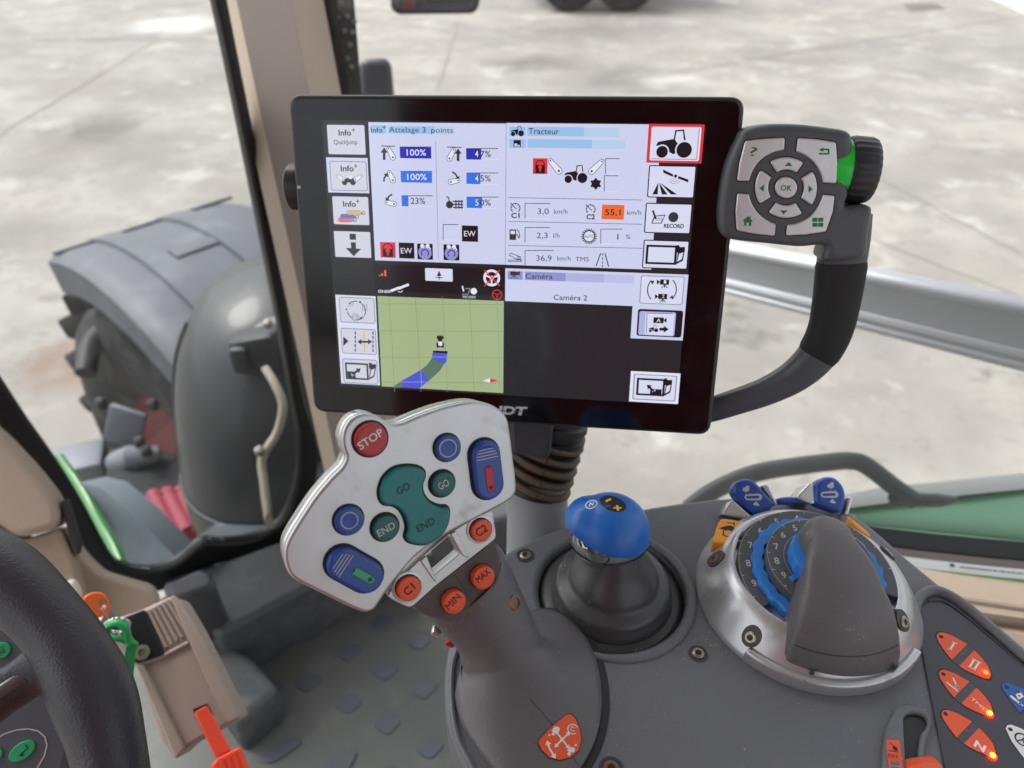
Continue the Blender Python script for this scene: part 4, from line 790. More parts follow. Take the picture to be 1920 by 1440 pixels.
# raised plinth with a groove left of the joystick
gl = [CF.p3(x, y, .0005) for x, y in [(915, 1500), (880, 1430), (858, 1385), (848, 1330), (847, 1262), (856, 1222), (880, 1170)]]
put('edge_bead', tube(cr(gl, 6, False), .0016, 8), GREY, con, CF)
def screw(x, y, r, h, fr, par, m=STEEL, recess=True):
    c = fr.p(x, y, h); k_ = r*fr.k(x, y, h)
    lobes = lambda j: 1+.0*j
    s = put('screw', lathe([(k_*.96, -.002), (k_, .0), (k_*.95, .0008), (k_*.6, .0013), (k_*.52, .0013), (k_*.45, .0002), (k_*.02, .0002)], 24, c, Matrix.Translation((0, 0, h)), lambda j: 1), m, par, fr)
    put('star_socket', lathe([(k_*.44, .00025), (k_*.02, .0003)], 24, c, Matrix.Translation((0, 0, h)), lambda j: 1+.28*math.cos(6*2*math.pi*j/24)), mat('socket_dark', '#3a342d', .7), s, fr)
    if recess: put('screw_recess', lathe([(k_*1.5, .0001), (k_*1.48, .0004), (k_*1.2, .0003), (k_*1.1, -.0015)], 28, c, Matrix.Translation((0, 0, h))), DARK, s, fr)
screw(985, 1042, 11, 0, CF, con); screw(1309, 1226, 12, 0, CF, con, STEEL); screw(1146, 1442, 16, 0, CF, con, RUST)
# switch pad panel
pan = [(1716, 1165), (1722, 1142), (1738, 1130), (1765, 1132), (1800, 1152), (1920, 1252), (2010, 1330), (2050, 1700), (1830, 1700), (1772, 1450), (1742, 1300)]
pd = put('switch_pad', plate([rnd(CF.L(pan), .006, 4)], -.004, .0012, .0006, 2), mat('pad_film', '#3d3f48', .42, bump=.3, bs=2600, var=.05, vs_=60), con, CF)
rim = [CF.p3(x, y, .001) for x, y in [(1712, 1150), (1725, 1118), (1755, 1108), (1800, 1130), (1860, 1180), (1940, 1250), (2040, 1340)]]
put('pad_rim', tube(cr(rim, 6, False), .0032, 10), GREY, con, CF)
put('pad_groove', tube(cr([CF.p3(x, y, .0012) for x, y in [(1740, 1127), (1768, 1128), (1805, 1152), (1860, 1198), (1940, 1266), (2040, 1350)]], 6, False), .0006, 6), BLACK, con, CF)
PZ = Z(1540, 1160, 5.053); PH = .0013
up_l = [(1090, 165), (1110, 135), (1150, 130), (1240, 160), (1320, 205), (1382, 240), (1235, 392), (1170, 310), (1110, 220)]
lo_l = [(1450, 300), (1520, 370), (1580, 450), (1608, 530), (1590, 570), (1550, 568), (1440, 525), (1360, 485), (1305, 450)]
mid = [(1382, 240), (1420, 270), (1450, 300), (1305, 450), (1265, 425), (1235, 392)]
PADK = mat('pad_middle', '#46474d', .45, bump=.2, bs=2500); LEDR = mat('led_red', '#ff1408', .3, emit=9.); LEDY = mat('led_core', '#ffc21e', .3, emit=14.); LEDD = mat('led_dark', '#ff4a14', .3, emit=8.)
def leaf_key(dx, dy, dr, hole_, led=None, mu=ORK, ml=ORK, up=up_l, lo=lo_l, md=mid):
    sh = lambda pts: [(x+dx, y+dy) for x, y in pts]
    g = Ink(CF, PH, PZ); c = Vector((1340+dx, 350+dy)) if up is up_l else Vector(up[5])
    al = sh(up[:6])+sh(lo[:])+sh([up[-3], up[-2], up[-1]]) if lo else sh(up)
    cc_ = sum((Vector(q) for q in al), Vector((0, 0)))/len(al)
    g.poly([tuple(cc_+(Vector(q)-cc_)*1.06) for q in al], INKB, 0)
    if md: g.poly(sh(md), PADK, 1)
    g.poly(sh(up), mu, 2)
    if lo: g.poly(sh(lo), ml, 2)
    g.disc(hole_[0]+dx, hole_[1]+dy, 20, INKB, 3)
    if md: g.ring(1345+dx, 345+dy, 22, 4, mat('pad_bump', '#74757a', .4), 2, 20, 160, 8)
    dr(g)
    o = g.done('key', pd)
    if led:
        q = CF.p(*PZ([led])[0], PH); kk = CF.k(1850, 1300, PH)/5.053
        put('indicator_light', lathe([(40*kk, .0001), (38*kk, .0006), (20*kk, .0011), (2*kk, .0012)], 20, q, Matrix.Translation((0, 0, PH))), LEDR, pd, CF)
        put('indicator_core', lathe([(24*kk, .0009), (22*kk, .0013), (2*kk, .0016)], 16, q, Matrix.Translation((0, 0, PH))), LEDY if led[1] > 700 else LEDD, pd, CF)
leaf_key(0, 0, lambda g: (g.line([(1262, 228), (1218, 298)], 18, WHT, 4), g.line([(1242, 222), (1284, 236)], 10, WHT, 4), g.line([(1196, 290), (1238, 304)], 10, WHT, 4),
    g.line([(1446, 390), (1404, 460)], 16, WHT, 4), g.line([(1490, 420), (1446, 486)], 16, WHT, 4), g.line([(1430, 380), (1512, 424)], 10, WHT, 4), g.line([(1386, 450), (1462, 496)], 10, WHT, 4)), (1135, 172), (1550, 520))
leaf_key(20, 355, lambda g: (g.line([(1246, 562), (1280, 640), (1262, 652)], 13, WHT, 4), g.line([(1186, 604), (1290, 688)], 14, WHT, 4), g.ring(1288, 650, 18, 7, WHT, 4), g.text((1408, 762), (1536, 872), 36, 'TMS', WHT, 4, .0)), (1135, 172), (1585, 905))
leaf_key(45, 735, lambda g: g.text((1440, 1205), (1540, 1268), 74, 'N', WHT, 4, .04), (1130, 168), (1615, 1305))
bl = [(1705, 640), (1720, 610), (1760, 605), (1850, 635), (1960, 690), (2050, 740), (1880, 892), (1800, 790), (1730, 690)]
BLK_ = mat('blue_print', '#1d5aa8', .45); WPR = mat('white_film', '#dfe0e2', .45)
leaf_key(0, 0, lambda g: (g.poly([(1838, 720), (1890, 702), (1918, 742), (1866, 770)], WHT, 4), g.ring(1880, 708, 26, 8, WHT, 4, 10, 190), g.caps((1800, 742), (1858, 790), 20, 20, INKB, 4), g.caps((1800, 742), (1858, 790), 15, 15, WHT, 5), g.ring(1872, 800, 18, 6, WHT, 5), g.disc(1902, 824, 9, WHT, 5), g.disc(1874, 734, 9, INKB, 5)), (1755, 650), None, BLK_, None, bl, None, None)
wl = [(1745, 1040), (1760, 1010), (1800, 1005), (1890, 1040), (2000, 1100), (2060, 1140), (1940, 1345), (1890, 1285), (1800, 1160)]
leaf_key(0, 0, lambda g: (g.ring(1905, 1148, 62, 14, INKB, 4), g.line([(1850, 1160), (1905, 1148), (1950, 1105)], 12, INKB, 4), g.line([(1905, 1148), (1930, 1205)], 12, INKB, 4)), (1790, 1050), None, WPR, None, wl, None, None)
# hand throttle slider at the console's lower edge
sb = cr(CF.L(PZ([(560, 1440), (570, 1250), (600, 1060), (650, 950), (700, 872), (760, 846), (850, 852), (950, 884), (1008, 950), (1018, 1050), (985, 1160), (960, 1300), (1000, 1440), (1010, 1600), (560, 1600)])), 4)
sr = cr(CF.L(PZ([(775, 1230), (765, 1050), (770, 960), (830, 920), (930, 930), (990, 985), (975, 1060), (925, 1130), (905, 1300), (905, 1500), (800, 1500)])), 4)
hs_ = put('slider_housing', plate([sb, sr], -.002, .003, .0012, 3), GREY, con, CF)
put('slider_well', plate([sr], -.004, .0006), BLACK, con, CF)
kk = Ink(CF, .0032, PZ); kk.poly([(614, 1160), (622, 1148), (735, 1150), (748, 1170), (772, 1420), (780, 1560), (650, 1560), (640, 1420)], ORK, 0); kk.text((644, 1318), (738, 1326), 42, 'MAX', INKB, 1)
kk.line([(640, 1250), (728, 1264)], 9, INKB, 1); kk.line([(650, 1178), (706, 1222)], 8, INKB, 1); kk.disc(700, 1232, 22, INKB, 1); kk.poly([(655, 1348), (738, 1356), (748, 1560), (668, 1560)], mat('grey_scale', '#6a6a6c', .5), 1); kk.line([(660, 1392), (744, 1400)], 4, WGREY, 2); kk.done('slider_label', con)
wc = CF.p3(*PZ([(880, 1440)])[0], -.004)
put('slider_wheel', lathe([(.0145, -.0075), (.0155, -.006), (.0158, 0), (.0155, .006), (.0145, .0075)], 60, (0, 0), Matrix.Translation((wc.x+.003, wc.y-.009, -.008)) @ Matrix.Rotation(R(78), 4, 'Y'), lambda j: 1+.02*(1 if j % 3 else -1)), ORNG, con, CF)

# ------------------------------------------------------------------ multi-function joystick
jd = ray(745, 945).normalized()
jn = (-jd + .44*(RGT*.66 - UPV*.58)).normalized()
JF = Frame(P(745, 945, .33), jn, UPV)
joy = thing('multifunction_joystick', 'silver faced joystick with STOP, GO and END buttons on a grey grip', 'joystick', Vector((onz(990, 1320, ZC).x, onz(990, 1320, ZC).y, ZC)))
JZ = Z(500, 730, 3.348); KJ = JF.k(745, 945)/3.348
face = [(495, 430), (482, 385), (470, 320), (480, 260), (510, 205), (560, 165), (620, 150), (690, 165), (740, 195), (790, 214), (850, 208), (950, 165), (1100, 112), (1250, 79), (1340, 78), (1420, 100), (1480, 140), (1515, 190), (1530, 260), (1552, 450),
        (1570, 600), (1560, 660), (1510, 710), (1290, 828), (1150, 902), (1010, 992), (900, 1090), (770, 1250), (690, 1368), (650, 1398), (600, 1400), (500, 1360), (300, 1262), (200, 1212), (140, 1160), (112, 1080), (112, 1000), (140, 930), (200, 830), (300, 680), (400, 562), (470, 490)]
fl = cr(JF.L(JZ(face)), 4)
cgc = sum(fl, Vector((0, 0)))/len(fl)
put('face_plate', plate([fl], -.0052, 0, .0016, 4), SILV, joy, JF)
put('back_shell', plate([[q+(cgc-q).normalized()*.0002 for q in fl]], -.0165, -.0056, .0022, 4), SILVC, joy, JF)
put('shell_joint', plate([[q+(cgc-q).normalized()*.0014 for q in fl]], -.0058, -.005), BLACK, joy, JF)
RINGB = mat('button_surround', '#221f1e', .6, bump=.2, bs=900)
GRM = mat('grime_silver', '#9b9894', .55, metal=.2, var=.2, vs_=300)
def jc(x, y, h=0): return JF.p(*JZ([(x, y)])[0], h)
def rbutton(x, y, r, m, hh=.0028, ring_=10, base=0., dish=.0004):
    c = jc(x, y, base+(hh if base else hh*.2)); rr_ = r*KJ; o = rr_+ring_*KJ
    bt = put('button', lathe([(rr_*.98, -.001), (rr_*.99, hh-.0008), (rr_*.95, hh-.0002), (rr_*.88, hh), (rr_*.5, hh-dish*.5), (rr_*.02, hh-dish)], 40, c, Matrix.Translation((0, 0, base))), m, joy, JF)
    if ring_: put('button_surround', lathe([(o, .0), (o-.0002, .0005), (rr_*1.02, .0006), (rr_*1.01, -.0008)], 40, c, Matrix.Translation((0, 0, base))), RINGB, bt, JF)
    return bt
def jtext(bt, h, p0, p1, cap, s, m, bold=.0, name='lettering'):
    k = Ink(JF, h, JZ); k.text(p0, p1, cap, s, m, 0, bold); return k.done(name, bt)
bt = rbutton(650, 312, 100, REDB, .0026, 14); jtext(bt, .00272, (590, 382), (738, 283), 50, 'STOP', WHT, .012)
for (x, y, r) in ((1133, 366, 82), (514, 820, 86)):
    bt = rbutton(x, y, r, BLUEP, .0034, 12); k = Ink(JF, .00345, JZ); k.ring(x+6, y+4, 52, 7, WGREY, 0); k.done('ring_mark', bt)
bt = rbutton(1102, 592, 78, TEAL2, .003, 14); jtext(bt, .0031, (1088, 634), (1150, 600), 44, 'GO', WGREY, .012)
bt = rbutton(742, 866, 80, TEAL2, .003, 14); jtext(bt, .0031, (706, 928), (812, 868), 46, 'END', WGREY, .012)
tl = [(710, 605), (735, 548), (790, 498), (860, 480), (935, 484), (978, 508), (985, 545), (968, 600), (980, 662), (1020, 708), (1080, 733), (1122, 735), (1138, 765), (1130, 830), (1105, 885), (1055, 932), (990, 964), (930, 962), (882, 945), (868, 915), (878, 868), (866, 806), (835, 752), (790, 722), (738, 716), (712, 690), (704, 645)]
tloc = cr(JF.L(JZ(tl), 0), 4); tcg = sum(tloc, Vector((0, 0)))/len(tloc)
def grow(lp, d):
    n = len(lp); o_ = []
    ar = sum(lp[i].x*lp[(i+1) % n].y-lp[(i+1) % n].x*lp[i].y for i in range(n))
    for i in range(n):
        t = (lp[(i+1) % n]-lp[i-1]).normalized(); nn = Vector((t.y, -t.x))*(1 if ar > 0 else -1); o_.append(lp[i]+nn*d)
    return o_
bt = put('button', plate([tloc], -.001, .0032, .0011, 4), TEAL, joy, JF, label='large S-shaped teal button marked GO and END')
put('button_surround', plate([grow(tloc, 14*KJ)], -.001, .0006, .0003), RINGB, bt, JF)
for p0, p1, s in (((826, 664), (906, 620), 'GO'), ((952, 900), (1062, 840), 'END')):
    k = Ink(JF, .00328, JZ); k.text(p0, p1, 46, s, GRIME, 0, .025); k.done('lettering', bt)
def pill(c0, c1, r, red):
    a, b_ = jc(*c0), jc(*c1); t = (b_-a).normalized(); al = math.atan2(t.y, t.x); rr_ = r*KJ
    def cap(rr2_, dx=0): return [a-t*dx+Vector((math.cos(al+math.pi/2+math.pi*i/12), math.sin(al+math.pi/2+math.pi*i/12)))*rr2_ for i in range(13)]+[b_+Vector((math.cos(al-math.pi/2+math.pi*i/12), math.sin(al-math.pi/2+math.pi*i/12)))*rr2_ for i in range(13)]
    o = put('button', plate([cap(rr_)], -.001, .0042, .0013, 4), BLUEP, joy, JF, label='blue rocker with a %s strip' % ('red' if red else 'green'))
    put('button_surround', plate([cap(rr_+15*KJ)], -.001, .0007, .0003), RINGB, o, JF)
    # raised thumb ridge and prints; s along pill, w across
    k = Ink(JF, .0043); nn = Vector((-t.y, t.x)); L_ = (b_-a).length
    def q(s, w_): return a+t*s+nn*w_
    for i in range(4): s0 = (-.44+i*.2)*rr_; wd = [.5, .62, .7, .74][i]*rr_; k._line([q(s0, -wd), q(s0, wd)], .055*rr_, WGREY, 1)
    m_ = REDP if red else GREENS
    s0, s1 = .62*rr_, L_+.45*rr_; hw = .26*rr_; ang = lambda c_, a0: [c_+t*math.cos(a0+math.pi*i/10)*hw+nn*math.sin(a0+math.pi*i/10)*hw for i in range(11)]
    k.add(ang(q(s0+hw, 0), math.pi/2)+ang(q(s1-hw, 0), -math.pi/2), INKB, 1); hw *= .9; k.add(ang(q(s0+hw*1.1, 0), math.pi/2)+ang(q(s1-hw*1.1, 0), -math.pi/2), m_, 2)
    k._line([q(s0+.12*rr_, -.13*rr_), q(s0+.12*rr_, .13*rr_)], .09*rr_, INKB, 3)
    k._line([q(s1-.3*rr_, -.15*rr_), q(s1-.3*rr_, .15*rr_)], .1*rr_, INKB, 3); k._line([q(s1-.45*rr_, 0), q(s1-.15*rr_, 0)], .1*rr_, INKB, 4)
    k.done('rocker_mark', o)
    rg = [q((-.5)*rr_, -.62*rr_), q(-.72*rr_, -.2*rr_), q(-.72*rr_, .2*rr_), q(-.5*rr_, .62*rr_)]
    put('thumb_ridge', tube(cr([Vector((p.x, p.y, .0042)) for p in rg], 6, False), [.0002+.0012*math.sin(math.pi*i/18) for i in range(19)], 10, (0, 0, 1), .7), BLUEP, o, JF)
pill((1362, 408), (1384, 588), 97, True); pill((472, 1082), (622, 1166), 98, False)
# bracket carrying C1 and C2
HB = -.0045
bo = rnd(JF.L(JZ([(752, 1300), (830, 1195), (960, 1070), (1150, 900), (1300, 810), (1418, 755), (1444, 935), (1275, 1068), (1070, 1228), (905, 1375), (830, 1345)]), HB), .0022, 3)
bi = rnd(JF.L(JZ([(968, 1068), (1140, 925), (1150, 925), (1212, 1030), (1048, 1168), (1036, 1160)]), HB), .0012, 3)
put('neck_bracket', plate([bo, bi], -.012, HB, .0005, 3), SILV, joy, JF)
for (pts) in ([(960, 1072), (1000, 1040), (1070, 1215), (1040, 1190)], [(1148, 905), (1185, 885), (1272, 1060), (1225, 1040)]):
    put('bracket_wall', plate([rnd(JF.L(JZ(pts), HB), .0008)], -.006, HB+.0010, .0005), SILV, joy, JF)
for x, y, r, s, p0, p1 in ((895, 1254, 78, 'C1', (884, 1300), (938, 1250)), (1352, 888, 72, 'C2', (1330, 930), (1392, 886))):
    put('button_socket', lathe([((r+24)*KJ, -.002), ((r+23)*KJ, .0005), ((r+10)*KJ, .0007), ((r+8)*KJ, -.001)], 36, jc(x, y, HB+.0026), Matrix.Translation((0, 0, HB))), SILV, joy, JF)
    bt = rbutton(x, y, r, ORNG, .0026, 6, HB, .0002); jtext(bt, HB+.0028, p0, p1, 50, s, INKB, .006)
# grip
HG = -.006
fc = [(700+x/3., 960+y/3.) for x, y in [(208, 542), (355, 410), (540, 270), (690, 152), (718, 250), (716, 350), (690, 455), (620, 545), (520, 600), (430, 618), (330, 600)]]
GN = 40
def polar(lp, c, e1, e2):
    o_ = []
    for j in range(GN):
        d = e1*math.cos(2*math.pi*j/GN)+e2*math.sin(2*math.pi*j/GN); best = 0
        for i in range(len(lp)):
            p, q = lp[i]-c, lp[(i+1) % len(lp)]-c; e = q-p; den = d.x*e.y-d.y*e.x
            if abs(den) < 1e-12: continue
            t = (p.x*e.y-p.y*e.x)/den; s = (p.x*d.y-p.y*d.x)/den
            if t > 0 and -1e-6 <= s <= 1+1e-6: best = max(best, t)
        o_.append(c+d*best)
    return o_
flp = rnd(JF.L(fc, HG), .002, 3); c0 = jc(1170, 1210, HG); c0 = JF.p(858, 1080, HG)
e1 = (JF.p(930, 1012, HG)-JF.p(770, 1140, HG)).normalized(); e2 = Vector((e1.y, -e1.x))
if e2.dot(JF.p(860, 1160, HG)-c0) < 0: e2 = -e2
r0 = [JF.M @ Vector((p.x, p.y, HG)) for p in polar(flp, c0, e1, e2)]
cen = sum(r0, Vector((0, 0, 0)))/GN
rings = [[cen+(p-cen)*.93+JF.n*.0000 for p in r0], [cen+(p-cen)*.985-JF.n*.0006 for p in r0], [p-JF.n*.003 for p in r0]]
specs = [((800, 1170), (955, 1060), .362, .70), ((833, 1203), (980, 1122), .365, .68), ((858, 1232), (1001, 1170), .367, .70), ((866, 1262), (1018, 1212), .369, .74)]
prev = cen
gr = []
for (lx, ly), (rx, ry), d, asp_ in specs:
    a, b_ = P(lx, ly, d), P(rx, ry, d); c = (a+b_)/2; ax_ = (b_-a)/2; gr.append((c, ax_, asp_))
for i, (c, ax_, asp_) in enumerate(gr):
    nx = gr[min(i+1, len(gr)-1)][0]; pv = gr[i-1][0] if i else cen; t = (nx-pv).normalized()
    bb = ax_.cross(t).normalized()
    if bb.dot(CAM-c) < 0: bb = -bb
    c2 = c-bb*ax_.length*asp_*.55
    rings.append([c2+ax_*math.cos(2*math.pi*j/GN)+bb*ax_.length*asp_*math.sin(2*math.pi*j/GN) for j in range(GN)])
sm = []
for j in range(GN):
    col_ = cr([r[j] for r in rings[2:]], 5, False); sm.append(col_)
rings = rings[:2]+[[sm[j][i] for j in range(GN)] for i in range(len(sm[0]))]
put('grip', loft(rings, (True, True)), GREY2, joy, ang=50)
gk = Ink(JF, HG+.0002); gk.poly([(x+(862-x)*.05, y+(1085-y)*.05) for x, y in fc], mat('grip_face', '#4d4542', .5, bump=.3, bs=1500, var=.08, vs_=60), 0); gk.line([(853, 1077), (905, 1160)], 1.2, INKB, 1); gk.done('grip_face', joy)
for x, y, s, p0, p1 in ((1182, 1340, 'MIN', (1146, 1388), (1222, 1308)), (1366, 1186, 'MAX', (1334, 1220), (1408, 1152))):
    bt = rbutton(x, y, 78, ORNG, .0042, 6, HG, .0002); jtext(bt, HG+.0043, p0, p1, 46, s, INKB, .0)
seam = [P(x, y, d) for x, y, d in [(905, 1160, .3255), (935, 1200, .329), (970, 1260, .336), (1000, 1310, .345)]]
# trigger tabs under the grip
put('trigger', box(P(818, 1183, .372), (.005, .005, .0035), .0012, Matrix.Rotation(R(35), 3, 'Y')), SILVC, joy)
put('trigger', box(P(846, 1200, .374), (.005, .006, .005), .0012, Matrix.Rotation(R(35), 3, 'Y')), REDB, joy)
sc_ = P(966, 1130, .335); put('screw', lathe([(.0035, -.001), (.0035, .0006), (.0022, .0008), (.0021, .0002)], 18, (0, 0), Matrix.Translation(sc_) @ (RGT*.75+UPV*.2-FWD*.6).to_track_quat('Z', 'Y').to_matrix().to_4x4()), RUST, joy)
# bell shaped skirt
sko = [(853, 1290), (856, 1322), (867, 1356), (887, 1388), (913, 1422), (950, 1462), (1000, 1492), (1050, 1482), (1088, 1436), (1112, 1394), (1125, 1350), (1129, 1308), (1124, 1258), (1110, 1214), (1087, 1176), (1058, 1150), (1024, 1138), (985, 1146), (945, 1172), (905, 1208), (872, 1250)]
ol = cr(CF.L(sko, .004), 4)
oc = sum(ol, Vector((0, 0)))/len(ol)
Mi = CF.M.inverted(); neck = [Mi @ p for p in rings[-1]]; nkc = sum(neck, Vector((0, 0, 0)))/GN
c_, ax_, asp_ = gr[-1]; ex = Vector((ax_.x, ax_.y)).normalized(); ey = Vector((ex.y, -ex.x)); po = polar(ol, oc, ex, ey)
tdn = Mi.to_3x3() @ (gr[-1][0]-gr[-2][0]).normalized()
rg = [[Vector((p.x, p.y, -.006)) for p in po]]
for i in range(19):
    s = i/18; row = []
    for j in range(GN):
        p0 = Vector((po[j].x, po[j].y, .003)); p3 = neck[j]; inw = Vector((p3.x-p0.x, p3.y-p0.y, 0)); p1 = p0+inw*.66+Vector((0, 0, .009)); p2 = p3+tdn*.004
        row.append(p0*(1-s)**3+p1*3*s*(1-s)**2+p2*3*s*s*(1-s)+p3*s**3)
    rg.append(row)
put('skirt', loft(rg), GREY2, joy, CF, ang=70)
from mathutils.bvhtree import BVHTree
sk = [o for o in joy.children if o.name.startswith('skirt')][0]
bvh = BVHTree.FromPolygons([v.co.copy() for v in sk.data.vertices], [tuple(p.vertices) for p in sk.data.polygons])
def drape(k, lift=.00025):                           # lay flat print down on the skirt's curved face
    me = k.mesh(); bm = bmesh.new(); bm.from_mesh(me)
    bmesh.ops.triangulate(bm, faces=list(bm.faces)); bmesh.ops.subdivide_edges(bm, edges=[e_ for e_ in bm.edges if e_.calc_length() > .003], cuts=6, use_grid_fill=True)
    bmesh.ops.triangulate(bm, faces=list(bm.faces)); o_ = CF.M.inverted() @ CAM
    for v in bm.verts:
        lay = v.co.z-k.h; d = (v.co-o_).normalized(); hit = bvh.ray_cast(o_, d)
        if hit[0] is not None: v.co = hit[0]-d*(lift+lay*4)
    bm.to_mesh(me); bm.free(); return me
TZ = Z(700, 960, 3.)
k = Ink(CF, .012, TZ); stp = [(928, 1300), (935, 1280), (1000, 1210), (1080, 1145), (1105, 1135), (1135, 1160), (1160, 1215), (1170, 1280), (1155, 1340), (1110, 1380), (1050, 1395), (990, 1380), (950, 1340)]
k.poly([(1050+(x-1050)*1.04, 1270+(y-1270)*1.04) for x, y in stp], INKB, 0); k.poly(stp, ORK, 1)
for a, b_ in (((1062, 1280), (1036, 1246)), ((1062, 1280), (1092, 1252)), ((1062, 1280), (1034, 1310)), ((1062, 1280), (1090, 1316))): arrow(k, [a, b_], 9, WHT, 2, 2.6)
k.disc(1062, 1280, 11, WHT, 2); arrow(k, [(994, 1340), (984, 1310)], 11, WHT, 2); arrow(k, [(994, 1336), (1012, 1366)], 11, WHT, 2)
k.ring(1122, 1222, 28, 6, WHT, 2, 20, 300); k.ring(1122, 1222, 12, 5, WHT, 2, 40, 320); k.disc(1034, 1222, 15, WHT, 2); k.disc(1012, 1250, 9, WHT, 2); k.poly([(1002, 1232), (1022, 1204), (1042, 1226), (1018, 1248)], WHT, 2); k.disc(990, 1256, 6, WHT, 2)
k.disc(1120, 1338, 15, WHT, 2); k.disc(1100, 1362, 9, WHT, 2); k.poly([(1090, 1342), (1110, 1318), (1128, 1340), (1106, 1360)], WHT, 2); k.disc(1138, 1312, 6, WHT, 2)
put('orange_sticker', drape(k), k.ms, joy, CF)
k = Ink(CF, .012, TZ); k.line([(880, 1050), (960, 1140), (1020, 1210)], 3, INKB, 0); k.line([(1124, 1380), (1160, 1430)], 3, INKB, 0); put('mould_seam', drape(k, .00012), k.ms, joy, CF)
slot = [(p-oc)*1.045+oc+Vector((.0025, 0)) for p in ol]
put('skirt_slot', plate([slot], -.004, .0004), BLACK, joy, CF)

# ------------------------------------------------------------------ blue ball mini joystick
bj = thing('mini_joystick', 'small joystick with blue ball knob, chrome cup and stepped rubber gaiter', 'joystick', CF.M @ Vector((BC.x, BC.y, 0)))
put('gaiter', lathe([(.0408, -.011), (.0404, -.0045), (.0375, -.003), (.0345, -.0025), (.0335, .0015), (.0325, .003), (.0322, .0055), (.0316, .0075), (.030, .0088), (.0262, .0098), (.0248, .0112), (.0245, .0135), (.0236, .0155), (.0215, .0185), (.0185, .0225), (.016, .0265), (.0145, .031), (.0125, .035)], 64, BC), BOOT, bj, CF, ang=60)
BR = .0222; bcn = CF.M.inverted() @ P(1143, 999, .41)
sx_ = Vector((bcn.x-BC.x, bcn.y-BC.y)); 
put('gaiter_seam', tube([CF.p3(x, y, h) for x, y, h in [(1172, 1070, .0275), (1182, 1100, .017), (1188, 1118, .0122)]], .0004, 6), BOOT, bj, CF)
ti = Vector((.20, .03, .98)).normalized(); Qb = ti.to_track_quat('Z', 'Y').to_matrix()
def ball(z_hi, z_lo, r, nose, n=64, m=36):
    rings = []
    for i in range(m+1):
        z = z_hi+(z_lo-z_hi)*i/m; th = math.acos(max(-1, min(1, z))); ring = []
        for j in range(n):
            d = Vector((math.sin(th)*math.cos(2*math.pi*j/n), math.sin(th)*math.sin(2*math.pi*j/n), math.cos(th)))
            d = Qb @ d; nd = Vector((-.93, .15, .30)).normalized(); e = max(0, d.dot(nd)-.62)/.38; rad_ = r*(1+nose*e*e*(3-2*e))
            ring.append(bcn+Vector((d.x*rad_, d.y*rad_*.98, d.z*rad_*1.02)))
        rings.append(ring)
    return loft(rings)
bcap = put('ball_cap', ball(.9995, .16, BR, .2), BLUEB, bj, CF, ang=80)
put('chrome_cup', ball(.2, -.95, BR*.985, 0), CHROME, bj, CF, ang=80)
ndp = CF.M.inverted() @ P(1097, 1032, .402)
put('ball_button', lathe([(.0062, -.002), (.006, .0012), (.003, .002), (.0002, .0022)], 20, (0, 0), Matrix.Translation(ndp) @ Vector((-.75, -.55, .15)).to_track_quat('Z', 'Y').to_matrix().to_4x4()), CHROME, bj, CF)
bvb = BVHTree.FromPolygons([v.co.copy() for v in bcap.data.vertices], [tuple(p.vertices) for p in bcap.data.polygons])
def drape_b(k, lift=.0002):
    me = k.mesh(); bm = bmesh.new(); bm.from_mesh(me); bmesh.ops.triangulate(bm, faces=list(bm.faces)); bmesh.ops.subdivide_edges(bm, edges=list(bm.edges), cuts=3, use_grid_fill=True); o_ = CF.M.inverted() @ CAM
    for v in bm.verts:
        lay = v.co.z-k.h; d = (v.co-o_).normalized(); hit = bvb.ray_cast(o_, d)
        if hit[0] is not None: v.co = hit[0]-d*(lift+lay*3)
    bm.to_mesh(me); bm.free(); return me
BZ = Z(960, 820, 3.43)
k = Ink(CF, .06, BZ); k.poly([(650+85*math.cos(R(a))+10*math.sin(R(a)), 427+50*math.sin(R(a))+14*math.cos(R(a))) for a in range(0, 360, 15)], INKB, 0)
k.poly([(598, 408), (632, 390), (642, 400), (608, 418)], YEL, 1); k.line([(654, 454), (702, 454)], 13, YEL, 1); k.line([(676, 438), (682, 470)], 15, YEL, 1); k.line([(594, 448), (632, 440)], 10, BLUEP, 1); k.line([(670, 420), (706, 416)], 8, mat('dark_blue_print', '#223a66', .5), 1)
k.poly([(510+40*math.cos(R(a)), 432+29*math.sin(R(a))-8*math.cos(R(a))) for a in range(0, 360, 15)], WHT, 1); k.poly([(510+33*math.cos(R(a)), 432+22*math.sin(R(a))-7*math.cos(R(a))) for a in range(0, 360, 15)], BLUEB, 2); k.line([(496, 446), (506, 420), (518, 440), (526, 416)], 7, WHT, 3)
put('ball_marks', drape_b(k), k.ms, bj, CF)

# ------------------------------------------------------------------ rear linkage dial
DF = Frame(CF.M @ Vector((*CF.p(1509, 1118), 0)), (0, 0, 1), (0, 1, 0))
dial = thing('linkage_dial', 'round silver dial unit with blue thumbwheels under a grey hood', 'dial', DF.o)
RO = .0607
put('silver_ring', lathe([(RO-.0005, -.001), (RO, .0015), (RO-.0012, .0035), (.057, .0075), (.0535, .013), (.0495, .0185), (.046, .0215), (.0435, .0228), (.0422, .0224), (.042, .018), (.01, .018)], 128), SILV, dial, DF, ang=60)
SCALE = mat('scale_grey', '#505256', .4, bump=.1, bs=2000, var=.05); TR = mat('scale_edge', '#9a9c9e', .35)
DZ = Z(1280, 860, 3.13)
def at(px, py, h): return DF.p(*DZ([(px, py)])[0], h)
D2 = Frame(DF.o, (0, -.115, 1), (0, 1, .115))
